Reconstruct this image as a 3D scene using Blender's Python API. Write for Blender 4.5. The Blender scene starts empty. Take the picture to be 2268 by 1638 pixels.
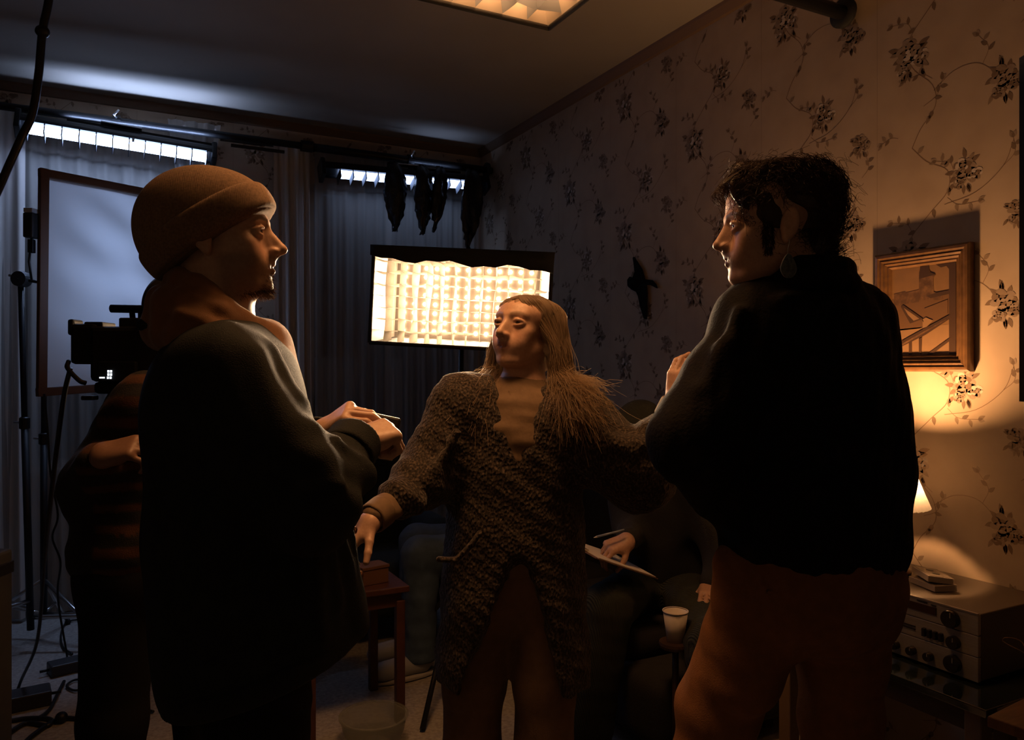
import bpy, bmesh, math, random
import numpy as np
from mathutils import Vector, Matrix

# ------------------------------------------------------------------ scene, camera, light level
SC = bpy.context.scene
COL = SC.collection
YAW = math.radians(27.4)          # the camera looks 27.4 degrees off the long wall
FWD = np.array([math.sin(YAW), math.cos(YAW), 0.0])
RGT = np.array([math.cos(YAW), -math.sin(YAW), 0.0])
CAM_H = 1.35
FPX = 1702.0                      # focal length in pixels of the 2268 wide frame
cam_d = bpy.data.cameras.new('camera'); cam = bpy.data.objects.new('camera', cam_d); COL.objects.link(cam)
cam.location = (0, 0, CAM_H); cam.rotation_euler = (math.pi/2, 0, -YAW)
cam_d.sensor_width = 36.0; cam_d.lens = 36.0*FPX/2268.0; cam_d.clip_start = 0.05
SC.camera = cam
SC.view_settings.view_transform = 'Standard'; SC.view_settings.look = 'None'
SC.view_settings.gamma = 1.0; SC.view_settings.use_curve_mapping = False
SC.view_settings.exposure = 0.0
SC.cycles.max_bounces = 4; SC.cycles.diffuse_bounces = 2; SC.cycles.glossy_bounces = 2; SC.cycles.transmission_bounces = 4; SC.cycles.transparent_max_bounces = 8
SC.cycles.sample_clamp_indirect = 2.0; SC.cycles.use_adaptive_sampling = True; SC.cycles.adaptive_threshold = 0.04; SC.cycles.caustics_reflective = False; SC.cycles.caustics_refractive = False
world = bpy.data.worlds.new('night'); SC.world = world; world.use_nodes = True
world.node_tree.nodes['Background'].inputs[0].default_value = (0.20, 0.24, 0.32, 1)
world.node_tree.nodes['Background'].inputs[1].default_value = 0.004
# strengths of the lamps, the added blue panel among them (each lamp is built with its own fixture further down)
E_TUBE = 44.0; E_TUBE_2 = 10.0; E_TUBE_SLOT = 210.0; E_LED = 60.0; P_LED = 6.5; E_TOP = 30.0; P_BULB = 2050.0; P_ADDED_PANEL = 0.75
C_WARM = (1.0, 0.66, 0.38); C_TOP = (1.0, 0.45, 0.16); C_BLUE = (0.42, 0.58, 1.0); C_BULB = (1.0, 0.49, 0.19)

# room: wall_right at x = WX, wall_back at y = WY, ceiling at z = WZ
WX, WY, WZ = 2.32, 4.96, 2.905

# ------------------------------------------------------------------ helpers
def V(px, py, d):
    """view-aligned point (right, depth, height) of a picture point at a given depth"""
    return np.array([(px-1134.0)/FPX*d, d, CAM_H+(819.0-py)/FPX*d])
def vw(v):
    """view-aligned points -> world"""
    v = np.asarray(v, float)
    out = np.empty_like(v)
    out[..., 0] = v[..., 0]*RGT[0]+v[..., 1]*FWD[0]
    out[..., 1] = v[..., 0]*RGT[1]+v[..., 1]*FWD[1]
    out[..., 2] = v[..., 2]
    return out
def P(px, py, d): return vw(V(px, py, d))

MATS = {}
def mat(name, color, rough=0.6, metal=0.0, noise=None, bump=None, spec=0.5, alpha=1.0, emit=None, sheen=0.0, attr=None, trans=0.0, coat=0.0):
    """principled material; noise = (scale, second colour, low, high[, stretch]); bump = (kind, scale, strength[, stretch])"""
    if name in MATS: return MATS[name]
    m = bpy.data.materials.new(name); m.use_nodes = True
    nt = m.node_tree; b = nt.nodes['Principled BSDF']
    b.inputs['Base Color'].default_value = (*color, 1)
    b.inputs['Roughness'].default_value = rough; b.inputs['Metallic'].default_value = metal
    b.inputs['Specular IOR Level'].default_value = spec
    b.inputs['Alpha'].default_value = alpha
    b.inputs['Sheen Weight'].default_value = sheen
    b.inputs['Transmission Weight'].default_value = trans
    b.inputs['Coat Weight'].default_value = coat
    if emit:
        b.inputs['Emission Color'].default_value = (*emit[0], 1); b.inputs['Emission Strength'].default_value = emit[1]
    tc = nt.nodes.new('ShaderNodeTexCoord')
    def coords(stretch):
        mp = nt.nodes.new('ShaderNodeMapping'); nt.links.new(tc.outputs['Object'], mp.inputs['Vector'])
        mp.inputs['Scale'].default_value = stretch or (1, 1, 1); return mp.outputs['Vector']
    col_out = None
    if attr:
        a = nt.nodes.new('ShaderNodeAttribute'); a.attribute_name = attr; col_out = a.outputs['Color']
    if noise:
        n = nt.nodes.new('ShaderNodeTexNoise'); n.inputs['Scale'].default_value = noise[0]; n.inputs['Detail'].default_value = 2.5
        nt.links.new(coords(noise[4] if len(noise) > 4 else None), n.inputs['Vector'])
        r = nt.nodes.new('ShaderNodeMapRange'); r.inputs[1].default_value = noise[2]; r.inputs[2].default_value = noise[3]
        nt.links.new(n.outputs['Fac'], r.inputs[0])
        mx = nt.nodes.new('ShaderNodeMix'); mx.data_type = 'RGBA'
        nt.links.new(r.outputs[0], mx.inputs[0])
        mx.inputs[6].default_value = (*color, 1); mx.inputs[7].default_value = (*noise[1], 1)
        if col_out is not None:
            nt.links.new(col_out, mx.inputs[6])
            m2 = nt.nodes.new('ShaderNodeMix'); m2.data_type = 'RGBA'; m2.blend_type = 'MULTIPLY'; m2.inputs[0].default_value = 1
            nt.links.new(col_out, m2.inputs[6]); m2.inputs[7].default_value = (*noise[1], 1); nt.links.new(m2.outputs[2], mx.inputs[7])
        col_out = mx.outputs[2]
    if col_out is not None: nt.links.new(col_out, b.inputs['Base Color'])
    if bump:
        kind, sc, st = bump[:3]; vec = coords(bump[3] if len(bump) > 3 else None)
        if kind == 'noise':
            t = nt.nodes.new('ShaderNodeTexNoise'); t.inputs['Scale'].default_value = sc; t.inputs['Detail'].default_value = 2; o = t.outputs['Fac']
        elif kind == 'wave':
            t = nt.nodes.new('ShaderNodeTexWave'); t.inputs['Scale'].default_value = sc; t.inputs['Distortion'].default_value = 1.5; o = t.outputs['Fac']
        else:
            t = nt.nodes.new('ShaderNodeTexVoronoi'); t.inputs['Scale'].default_value = sc; o = t.outputs['Distance']
        nt.links.new(vec, t.inputs['Vector'])
        bp = nt.nodes.new('ShaderNodeBump'); bp.inputs['Strength'].default_value = st; bp.inputs['Distance'].default_value = 0.004
        nt.links.new(o, bp.inputs['Height']); nt.links.new(bp.outputs['Normal'], b.inputs['Normal'])
    MATS[name] = m
    return m

def emission(name, color, strength, sampled=True):
    if name in MATS: return MATS[name]
    m = bpy.data.materials.new(name); m.use_nodes = True; nt = m.node_tree
    nt.nodes.remove(nt.nodes['Principled BSDF']); e = nt.nodes.new('ShaderNodeEmission')
    e.inputs[0].default_value = (*color, 1); e.inputs[1].default_value = strength
    nt.links.new(e.outputs[0], nt.nodes['Material Output'].inputs[0])
    if not sampled: m.cycles.emission_sampling = 'NONE'
    MATS[name] = m
    return m

def sheer(name, color, opacity, translucent=0.5, rough_noise=None):
    """thin cloth: part of the light passes straight through, the rest is scattered to both sides"""
    if name in MATS: return MATS[name]
    m = bpy.data.materials.new(name); m.use_nodes = True; nt = m.node_tree
    nt.nodes.remove(nt.nodes['Principled BSDF'])
    d = nt.nodes.new('ShaderNodeBsdfDiffuse'); d.inputs[0].default_value = (*color, 1)
    t = nt.nodes.new('ShaderNodeBsdfTranslucent'); t.inputs[0].default_value = (*color, 1)
    mx = nt.nodes.new('ShaderNodeMixShader'); mx.inputs[0].default_value = translucent
    nt.links.new(d.outputs[0], mx.inputs[1]); nt.links.new(t.outputs[0], mx.inputs[2])
    out = mx.outputs[0]
    if opacity < 1:
        tr = nt.nodes.new('ShaderNodeBsdfTransparent'); m2 = nt.nodes.new('ShaderNodeMixShader'); m2.inputs[0].default_value = opacity
        nt.links.new(tr.outputs[0], m2.inputs[1]); nt.links.new(out, m2.inputs[2]); out = m2.outputs[0]
    nt.links.new(out, nt.nodes['Material Output'].inputs[0])
    MATS[name] = m
    return m

def thing(name, label, cat, loc=(0, 0, 0), group=None, kind=None):
    o = bpy.data.objects.new(name, None); COL.objects.link(o); o.location = tuple(float(q) for q in loc)
    o.empty_display_size = 0.1
    if label: o['label'] = label
    if cat: o['category'] = cat
    if group: o['group'] = group
    if kind: o['kind'] = kind
    return o
def origin_of(o):
    p = np.zeros(3)
    while o is not None:
        p += np.array(o.location); o = o.parent
    return p
def link(name, me, m, parent=None, label=None, cat=None, kind=None, group=None):
    o = bpy.data.objects.new(name, me); COL.objects.link(o)
    if m is not None:
        for q in (m if isinstance(m, (list, tuple)) else [m]): me.materials.append(q)
    if parent is not None: o.parent = parent
    if label: o['label'] = label
    if cat: o['category'] = cat
    if kind: o['kind'] = kind
    if group: o['group'] = group
    return o
def np_mesh(name, verts, faces, smooth=True):
    """verts (n,3) world coordinates; faces: (m,4) or (m,3) array or list of lists"""
    me = bpy.data.meshes.new(name)
    verts = np.ascontiguousarray(verts, np.float32)
    if isinstance(faces, np.ndarray):
        n, k = faces.shape
        me.vertices.add(len(verts)); me.vertices.foreach_set('co', verts.ravel())
        me.loops.add(n*k); me.loops.foreach_set('vertex_index', np.ascontiguousarray(faces, np.int32).ravel())
        me.polygons.add(n); me.polygons.foreach_set('loop_start', np.arange(0, n*k, k, dtype=np.int32))
        me.update(calc_edges=True); me.validate()
    else:
        me.from_pydata([tuple(map(float, v)) for v in verts], [], faces)
    if smooth: me.polygons.foreach_set('use_smooth', np.ones(len(me.polygons), bool))
    return me
def put(name, verts, faces, m, parent=None, smooth=True, colors=None, **kw):
    """world-space geometry as ONE mesh object (kept relative to its parent)"""
    verts = np.asarray(verts, float)
    if parent is not None: verts = verts-origin_of(parent)
    me = np_mesh(name, verts, faces, smooth)
    if colors is not None:
        a = me.color_attributes.new('col', 'FLOAT_COLOR', 'POINT')
        c = np.ones((len(verts), 4), np.float32); c[:, :3] = colors; a.data.foreach_set('color', c.ravel())
    return link(name, me, m, parent, **kw)

class MB:
    """collects simple shapes (world coordinates) for one mesh"""
    def __init__(s): s.v = []; s.f = []; s.mi = []
    def add(s, vs, fs, mi=0):
        b = len(s.v); s.v += [tuple(map(float, v)) for v in vs]; s.f += [[b+i for i in f] for f in fs]; s.mi += [mi]*len(fs); return s
    def box(s, c, h, R=None, mi=0, bev=0.0):
        c = np.asarray(c, float); h = np.asarray(h, float); R = np.eye(3) if R is None else np.asarray(R)
        if bev > 0:
            bm = bmesh.new(); bmesh.ops.create_cube(bm, size=2.0)
            for v in bm.verts: v.co = Vector((v.co.x*h[0], v.co.y*h[1], v.co.z*h[2]))
            bmesh.ops.bevel(bm, geom=bm.edges[:], offset=min(bev, min(h)*0.9), segments=2, affect='EDGES', profile=0.5)
            bm.verts.index_update()
            s.add([c+R@np.array(v.co) for v in bm.verts], [[v.index for v in f.verts] for f in bm.faces], mi); bm.free(); return s
        vs = [c+R@(h*np.array(q)) for q in ((-1,-1,-1),(1,-1,-1),(1,1,-1),(-1,1,-1),(-1,-1,1),(1,-1,1),(1,1,1),(-1,1,1))]
        return s.add(vs, [[0,3,2,1],[4,5,6,7],[0,1,5,4],[1,2,6,5],[2,3,7,6],[3,0,4,7]], mi)
    def tube(s, pts, r, n=8, cap=True, mi=0):
        pts = [np.asarray(p, float) for p in pts]; rs = r if hasattr(r, '__len__') else [r]*len(pts)
        vs = []; fs = []; up = None
        for i, p in enumerate(pts):
            t = pts[min(i+1, len(pts)-1)]-pts[max(i-1, 0)]; t = t/(np.linalg.norm(t)+1e-12)
            if up is None:
                up = np.array([0, 0, 1.0]) if abs(t[2]) < 0.9 else np.array([1.0, 0, 0])
            a = np.cross(t, up); a /= np.linalg.norm(a)+1e-12; b = np.cross(a, t); up = b
            for k in range(n):
                w = 2*math.pi*k/n; vs.append(p+(a*math.cos(w)+b*math.sin(w))*rs[i])
        for i in range(len(pts)-1):
            for k in range(n): fs.append([i*n+k, i*n+(k+1) % n, (i+1)*n+(k+1) % n, (i+1)*n+k])
        if cap: fs.append(list(range(n))[::-1]); fs.append([(len(pts)-1)*n+k for k in range(n)])
        fs = [f[::-1] for f in fs]
        return s.add(vs, fs, mi)
    def lathe(s, prof, c, axis=(0, 0, 1), n=24, mi=0, cap=False):
        c = np.asarray(c, float); w = np.asarray(axis, float); w = w/np.linalg.norm(w)
        a = np.cross(w, [0, 0, 1.0]) if abs(w[2]) < 0.9 else np.cross(w, [0, 1.0, 0]); a /= np.linalg.norm(a); b = np.cross(w, a)
        vs = []; fs = []
        for r, h in prof:
            for k in range(n):
                t = 2*math.pi*k/n; vs.append(c+w*h+(a*math.cos(t)+b*math.sin(t))*r)
        m = len(prof)
        for i in range(m-1):
            for k in range(n): fs.append([i*n+k, i*n+(k+1) % n, (i+1)*n+(k+1) % n, (i+1)*n+k])
        if cap: fs.append(list(range(n))[::-1]); fs.append([(m-1)*n+k for k in range(n)])
        return s.add(vs, fs, mi)
    def ball(s, c, r, n=10, mi=0):
        pr = [(max(1e-5, math.sin(math.pi*i/n)), -math.cos(math.pi*i/n)) for i in range(n+1)]
        r3 = np.asarray(r if hasattr(r, '__len__') else (r, r, r), float)
        b = len(s.v); s.lathe(pr, (0, 0, 0), n=max(8, n+4), mi=mi)
        s.v[b:] = [tuple(np.asarray(c, float)+np.array(q)*r3) for q in s.v[b:]]
        return s
    def prism(s, poly, o, a, b, thick, mi=0):
        """polygon in the plane o + a*x + b*y, thickened along a x b"""
        o, a, b = (np.asarray(q, float) for q in (o, a, b)); w = np.cross(a, b); w /= np.linalg.norm(w); n = len(poly)
        vs = [o+a*x+b*y for x, y in poly]+[o+a*x+b*y+w*thick for x, y in poly]
        fs = [list(range(n))[::-1], list(range(n, 2*n))]+[[i, (i+1) % n, n+(i+1) % n, n+i] for i in range(n)]
        return s.add(vs, fs, mi)
    def flip_fix(s):
        return s
    def build(s, name, m, parent=None, smooth=False, **kw):
        o = put(name, np.array(s.v), s.f, m, parent, smooth, **kw)
        if any(s.mi): o.data.polygons.foreach_set('material_index', s.mi)
        bm = bmesh.new(); bm.from_mesh(o.data); bmesh.ops.recalc_face_normals(bm, faces=bm.faces[:]); bm.to_mesh(o.data); bm.free()
        return o
def auto_smooth(o, deg=40):
    me = o.data; bm = bmesh.new(); bm.from_mesh(me)
    for f in bm.faces: f.smooth = True
    for e in bm.edges: e.smooth = e.calc_face_angle(0.0) < math.radians(deg)
    bm.to_mesh(me); bm.free(); return o
def rotz(a): c, s_ = math.cos(a), math.sin(a); return np.array([[c, -s_, 0], [s_, c, 0], [0, 0, 1.0]])
def frame(f, up=(0, 0, 1)):
    """columns: right, forward, up"""
    f = np.asarray(f, float); f = f/np.linalg.norm(f); r = np.cross(f, up); r /= np.linalg.norm(r); u = np.cross(r, f)
    return np.stack([r, f, u], 1)
def spline(pts, n=8):
    """Catmull-Rom through points"""
    pts = [np.asarray(p, float) for p in pts]; q = [2*pts[0]-pts[1]]+pts+[2*pts[-1]-pts[-2]]; out = []
    for i in range(1, len(q)-2):
        for k in range(n):
            t = k/n
            out.append(0.5*((2*q[i])+(-q[i-1]+q[i+1])*t+(2*q[i-1]-5*q[i]+4*q[i+1]-q[i+2])*t*t+(-q[i-1]+3*q[i]-3*q[i+1]+q[i+2])*t**3))
    out.append(pts[-1]); return out

# ------------------------------------------------------------------ blended solids (for bodies and clothes)
def _axis(lo, hi, base, det):
    cuts = [(lo, hi, base)]
    xs = [lo]; x = lo
    while x < hi:
        st = base
        for a, b, s_ in det:
            if a-1e-6 <= x < b: st = min(st, s_)
            elif x < a < x+st: st = max(min(st, a-x), 0.0015)
        x += st; xs.append(x)
    return np.array(xs, np.float32)
class Field:
    def __init__(s, lo, hi, base, details=()):
        s.ax = [_axis(lo[i], hi[i], base, [(d[0][i], d[1][i], d[2]) for d in details]) for i in range(3)]
        s.v = np.full([len(a) for a in s.ax], 0.3, np.float32)
    def _do(s, f, lo, hi, k, mode):
        pad = abs(k)+0.016
        sl = tuple(slice(max(0, int(np.searchsorted(s.ax[i], lo[i]-pad))-1), int(np.searchsorted(s.ax[i], hi[i]+pad))+1) for i in range(3))
        X = s.ax[0][sl[0]][:, None, None]; Y = s.ax[1][sl[1]][None, :, None]; Z = s.ax[2][sl[2]][None, None, :]
        if X.size == 0 or Y.size == 0 or Z.size == 0: return
        d = f(X, Y, Z); a = s.v[sl]
        if mode == 'sub':
            r = np.maximum(a, -d)
            if k > 0: h = np.maximum(k-np.abs(a+d), 0)/k; r += h*h*(k*0.25)
        else:
            r = np.minimum(a, d)
            if k > 0: h = np.maximum(k-np.abs(a-d), 0)/k; r -= h*h*(k*0.25)
        s.v[sl] = r
    def ell(s, c, r, M=None, k=0.01, mode='add'):
        c = np.asarray(c, float); r = np.asarray(r if hasattr(r, '__len__') else (r, r, r), float); M = np.eye(3) if M is None else M
        e = np.sqrt(((M*r)**2).sum(1))
        def f(X, Y, Z):
            x, y, z = X-c[0], Y-c[1], Z-c[2]; q0 = q1 = 0
            for i in range(3):
                t = x*M[0, i]+y*M[1, i]+z*M[2, i]; q0 = q0+(t/r[i])**2; q1 = q1+(t/(r[i]*r[i]))**2
            q0 = np.sqrt(q0); return (q0*(q0-1)/(np.sqrt(q1)+1e-9)).astype(np.float32)
        s._do(f, c-e, c+e, k, mode); return s
    def cap(s, a, ra, b, rb, k=0.01, mode='add', flat=None):
        """tapered capsule; flat = (direction, factor): squashed along that direction"""
        a = np.asarray(a, float); b = np.asarray(b, float); ab = b-a; L = float(ab@ab)+1e-12; m = max(ra, rb)
        def f(X, Y, Z):
            x, y, z = X-a[0], Y-a[1], Z-a[2]
            t = np.clip((x*ab[0]+y*ab[1]+z*ab[2])/L, 0, 1)
            x, y, z = x-t*ab[0], y-t*ab[1], z-t*ab[2]
            d2 = x*x+y*y+z*z
            if flat is not None:
                w, q = flat; dd = x*w[0]+y*w[1]+z*w[2]; d2 = d2+dd*dd*(1/(q*q)-1)
            return (np.sqrt(d2)-(ra+(rb-ra)*t)).astype(np.float32)
        s._do(f, np.minimum(a, b)-m, np.maximum(a, b)+m, k, mode); return s
    def path(s, pts, rs, k=0.01, mode='add', flat=None):
        if not hasattr(rs, '__len__'): rs = [rs]*len(pts)
        for i in range(len(pts)-1): s.cap(pts[i], rs[i], pts[i+1], rs[i+1], k, mode, flat)
        return s
    def rbox(s, c, h, M=None, r=0.01, k=0.01, mode='add'):
        c = np.asarray(c, float); h = np.asarray(h, float); M = np.eye(3) if M is None else M; e = np.abs(M)@h
        def f(X, Y, Z):
            x, y, z = X-c[0], Y-c[1], Z-c[2]; o = 0; ins = None
            for i in range(3):
                t = np.abs(x*M[0, i]+y*M[1, i]+z*M[2, i])-(h[i]-r); o = o+np.maximum(t, 0)**2; ins = t if ins is None else np.maximum(ins, t)
            return (np.sqrt(o)+np.minimum(ins, 0)-r).astype(np.float32)
        s._do(f, c-e, c+e, k, mode); return s
    def cut(s, p, n, k=0.006):
        """remove everything on the side the normal points to"""
        p = np.asarray(p, float); n = np.asarray(n, float); n = n/np.linalg.norm(n)
        X = s.ax[0][:, None, None]; Y = s.ax[1][None, :, None]; Z = s.ax[2][None, None, :]
        d = ((X-p[0])*n[0]+(Y-p[1])*n[1]+(Z-p[2])*n[2]).astype(np.float32)
        h = np.maximum(k-np.abs(s.v-d), 0)/k; s.v = np.maximum(s.v, d)+h*h*(k*0.25); return s
    def warp(s, fn):
        """fn(X,Y,Z) added to the distance (folds, knit)"""
        s.v += fn(s.ax[0][:, None, None], s.ax[1][None, :, None], s.ax[2][None, None, :]).astype(np.float32); return s
    def mesh(s):
        v = s.v; ax = s.ax; g = v < 0
        c = np.zeros([n-1 for n in v.shape], np.int8)
        for i in (0, 1):
            for j in (0, 1):
                for k in (0, 1): c += g[i:v.shape[0]-1+i, j:v.shape[1]-1+j, k:v.shape[2]-1+k]
        act = (c > 0) & (c < 8); I, J, K = np.nonzero(act)
        idx = np.full(c.shape, -1, np.int32); idx[I, J, K] = np.arange(len(I), dtype=np.int32)
        pos = np.zeros((len(I), 3)); cnt = np.zeros(len(I))
        cs = [(i, j, k) for i in (0, 1) for j in (0, 1) for k in (0, 1)]
        for a in cs:
            for axn in range(3):
                if a[axn]: continue
                b = list(a); b[axn] = 1
                v0 = v[I+a[0], J+a[1], K+a[2]]; v1 = v[I+b[0], J+b[1], K+b[2]]
                m = (v0 < 0) != (v1 < 0); t = v0[m]/(v0[m]-v1[m])
                p0 = np.stack([ax[0][I[m]+a[0]], ax[1][J[m]+a[1]], ax[2][K[m]+a[2]]], 1)
                p1 = np.stack([ax[0][I[m]+b[0]], ax[1][J[m]+b[1]], ax[2][K[m]+b[2]]], 1)
                pos[m] += p0+(p1-p0)*t[:, None]; cnt[m] += 1
        pos /= cnt[:, None]; F = []
        # x edges
        e = g[:-1, 1:-1, 1:-1] != g[1:, 1:-1, 1:-1]; i, j, k = np.nonzero(e); fl = g[:-1, 1:-1, 1:-1][e]
        q = np.stack([idx[i, j, k], idx[i, j+1, k], idx[i, j+1, k+1], idx[i, j, k+1]], 1); q[~fl] = q[~fl][:, ::-1]; F.append(q)
        e = g[1:-1, :-1, 1:-1] != g[1:-1, 1:, 1:-1]; i, j, k = np.nonzero(e); fl = g[1:-1, :-1, 1:-1][e]
        q = np.stack([idx[i, j, k], idx[i, j, k+1], idx[i+1, j, k+1], idx[i+1, j, k]], 1); q[~fl] = q[~fl][:, ::-1]; F.append(q)
        e = g[1:-1, 1:-1, :-1] != g[1:-1, 1:-1, 1:]; i, j, k = np.nonzero(e); fl = g[1:-1, 1:-1, :-1][e]
        q = np.stack([idx[i, j, k], idx[i+1, j, k], idx[i+1, j+1, k], idx[i, j+1, k]], 1); q[~fl] = q[~fl][:, ::-1]; F.append(q)
        return pos, np.concatenate(F)
def relax(v, f, n=1, w=0.5):
    for _ in range(n):
        acc = np.zeros_like(v); cnt = np.zeros(len(v))
        for a, b in ((0, 1), (1, 2), (2, 3), (3, 0)):
            for s_, t in ((a, b), (b, a)):
                cnt += np.bincount(f[:, s_], minlength=len(v))
                for x in range(3): acc[:, x] += np.bincount(f[:, s_], weights=v[f[:, t], x], minlength=len(v))
        v = v*(1-w)+w*acc/np.maximum(cnt, 1)[:, None]
    return v
# ------------------------------------------------------------------ human building blocks (all in view-aligned coordinates)
class Xf:
    def __init__(s, o, M, sc=1.0): s.o = np.asarray(o, float); s.M = M; s.s = sc
    def __call__(s, x, y, z): return s.o+s.M@(np.array([x, y, z])*s.s)
    def inv(s, p): return ((p-s.o)@s.M)/s.s
def head_frame(yaw, pitch=0.0, roll=0.0):
    """yaw 0 looks to the picture's right, 90 away from the camera, 180 to the left, -90 at the camera"""
    a = math.radians(yaw); p = math.radians(pitch); f = np.array([math.cos(a)*math.cos(p), math.sin(a)*math.cos(p), math.sin(p)])
    M = frame(f); q = math.radians(roll); r, u = M[:, 0].copy(), M[:, 2].copy()
    M[:, 0] = r*math.cos(q)+u*math.sin(q); M[:, 2] = u*math.cos(q)-r*math.sin(q); return M
def head(F, T, jaw=1.0, nose=1.0, brow=1.0, ears=True, lips=1.0, smile=0.0, chin=1.0, cheek=1.0, crown=0.0, mouth_open=0.0):
    """a head in field F; T maps head coordinates (x right, y forward, z up, origin between the eyes' depth and the ears)"""
    s = T.s; M = T.M
    E = lambda c, r, k=0.012, mode='add', R=None: F.ell(T(*c), np.array(r)*s, M if R is None else M@R, k*s, mode)
    C = lambda a, ra, b, rb, k=0.008, mode='add': F.cap(T(*a), ra*s, T(*b), rb*s, k*s, mode)
    E((0, -.018, .038-crown*.5), (.075, .096, .079-crown*.5), .02)                 # skull
    E((0, .030, .045-crown*.5), (.064, .056, .056-crown*.5), .03)                  # forehead
    E((0, .030, -.035), (.059*cheek, .054, .068), .03)           # face
    E((0, .026, -.070), (.050*jaw, .050, .042), .03)             # jaw
    for q in (-1, 1):
        C((q*.052*jaw, -.006, -.052), .017, (q*.024*jaw, .060, -.096), .015, .022)   # jaw line
        E((q*.042*cheek, .058, -.022), (.019, .018, .016), .022)  # cheekbone
        E((q*.033, .066, -.050), (.018, .016, .020), .024)        # cheek
        C((q*.010, .086, .021), .0075*brow, (q*.042, .071, .022), .0075*brow, .014)   # brow
    E((0, .076, -.098), (.019*jaw, .016*chin, .015), .018)       # chin
    for q in (-1, 1): E((q*.0315, .1045, .002), (.0175, .0175, .0135), .016, 'sub')     # eye socket
    C((0, .083, .014), .0075, (0, .106*nose, -.026), .0088, .012); C((0, .080, .000), .0105, (0, .094*nose, -.034), .0125, .010); C((0, .074, -.010), .016, (0, .084, -.040), .016, .014)                   # nose bridge
    E((0, .1085*nose, -.0315), (.0098, .0105, .0088), .006)      # nose tip
    for q in (-1, 1):
        E((q*.0115, .0965*nose, -.0355), (.0075, .0105, .0072), .005)              # nostril wing
        E((q*.0058, .1015*nose, -.0425), (.0032, .0048, .0028), .002, 'sub')       # nostril
    E((0, .074, -.060), (.028, .020, .023), .020)                # muzzle
    mo = mouth_open*.004
    zc = -.0635+smile*.005; yc = .083
    for q in (-1, 1):
        C((0, .0945, -.0575), .0046*lips, (q*.0215, yc, zc+.0005), .0026, .004)
        C((0, .0925, -.0700-mo), .0056*lips, (q*.0195, yc-.001, zc-.002), .0026, .004)
    for q in (-1, 1): C((0, .0985, -.0635-mo*.5), .0016+mo*.5, (q*.0235, yc+.003, zc), .0012, .002, 'sub')    # mouth line
    for q in (-1, 1):                                            # lids
        pts = [(q*(.0315+.0148*math.cos(t)), .0788+.0085*math.sin(t)-.004*abs(math.cos(t))**2, .0010+.0068*math.sin(t)) for t in np.linspace(.05, math.pi-.05, 7)]
        for a, b in zip(pts[:-1], pts[1:]): C(a, .0030, b, .0030, .0055)
        pts = [(q*(.0315+.0148*math.cos(t)), .0782+.0068*math.sin(t)-.004*abs(math.cos(t))**2, .0000-.0066*math.sin(t)) for t in np.linspace(.05, math.pi-.05, 7)]
        for a, b in zip(pts[:-1], pts[1:]): C(a, .0024, b, .0024, .0060)
        E((q*.0315, .0715, .0005), (.0120, .0118, .0115), .003)
    if ears:
        for q in (-1, 1):
            a = math.radians(20)*q; R = np.array([[math.cos(a), -math.sin(a), 0], [math.sin(a), math.cos(a), 0], [0, 0, 1]])
            b = math.radians(12); R = R@np.array([[1, 0, 0], [0, math.cos(b), -math.sin(b)], [0, math.sin(b), math.cos(b)]])
            E((q*.0785, -.012, -.008), (.0075, .0180, .0315), .004, R=R)
            E((q*.0760, -.004, -.036), (.0060, .0085, .0100), .006)
            E((q*.0870, -.008, -.004), (.0070, .0105, .0205), .004, 'sub', R=R)
            C((q*.0765, -.002, -.012), .0045, (q*.0800, -.012, -.026), .0035, .003)
    return F
def neck(F, T, base, r=.056, r2=.066, back=.02):
    s = T.s; top = T(0, -.022, -.045); mid = T(0, -.03, -.10)
    F.cap(top, r*s, base, r2*s, .025)
    return F
def eyes(T, parent, gaze=(0, 1, 0), scale=1.0):
    """two eyeballs with iris and pupil (children of the person)"""
    g = np.asarray(gaze, float); g /= np.linalg.norm(g)
    for q in (-1, 1):
        c = T(q*.0315, .0750, .0005); w = T.M@g; mb = MB()
        r = .0121*T.s
        pr = [(max(1e-5, r*math.sin(math.pi*i/14)), -r*math.cos(math.pi*i/14)) for i in range(15)]
        mb.lathe(pr, vw(c), vw(w), 18)
        o = mb.build('eye', [mat('eye white', (.62, .56, .50), .25), mat('iris', (.10, .06, .035), .2), mat('pupil', (.004, .004, .004), .1)], parent, smooth=True)
        z = np.array([max((np.array(o.data.vertices[i].co)+origin_of(parent)-vw(c))@vw(w) for i in p.vertices) for p in o.data.polygons])
        o.data.polygons.foreach_set('material_index', np.where(z > r*.985, 2, np.where(z > r*.88, 1, 0)).astype(np.int32))
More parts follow.
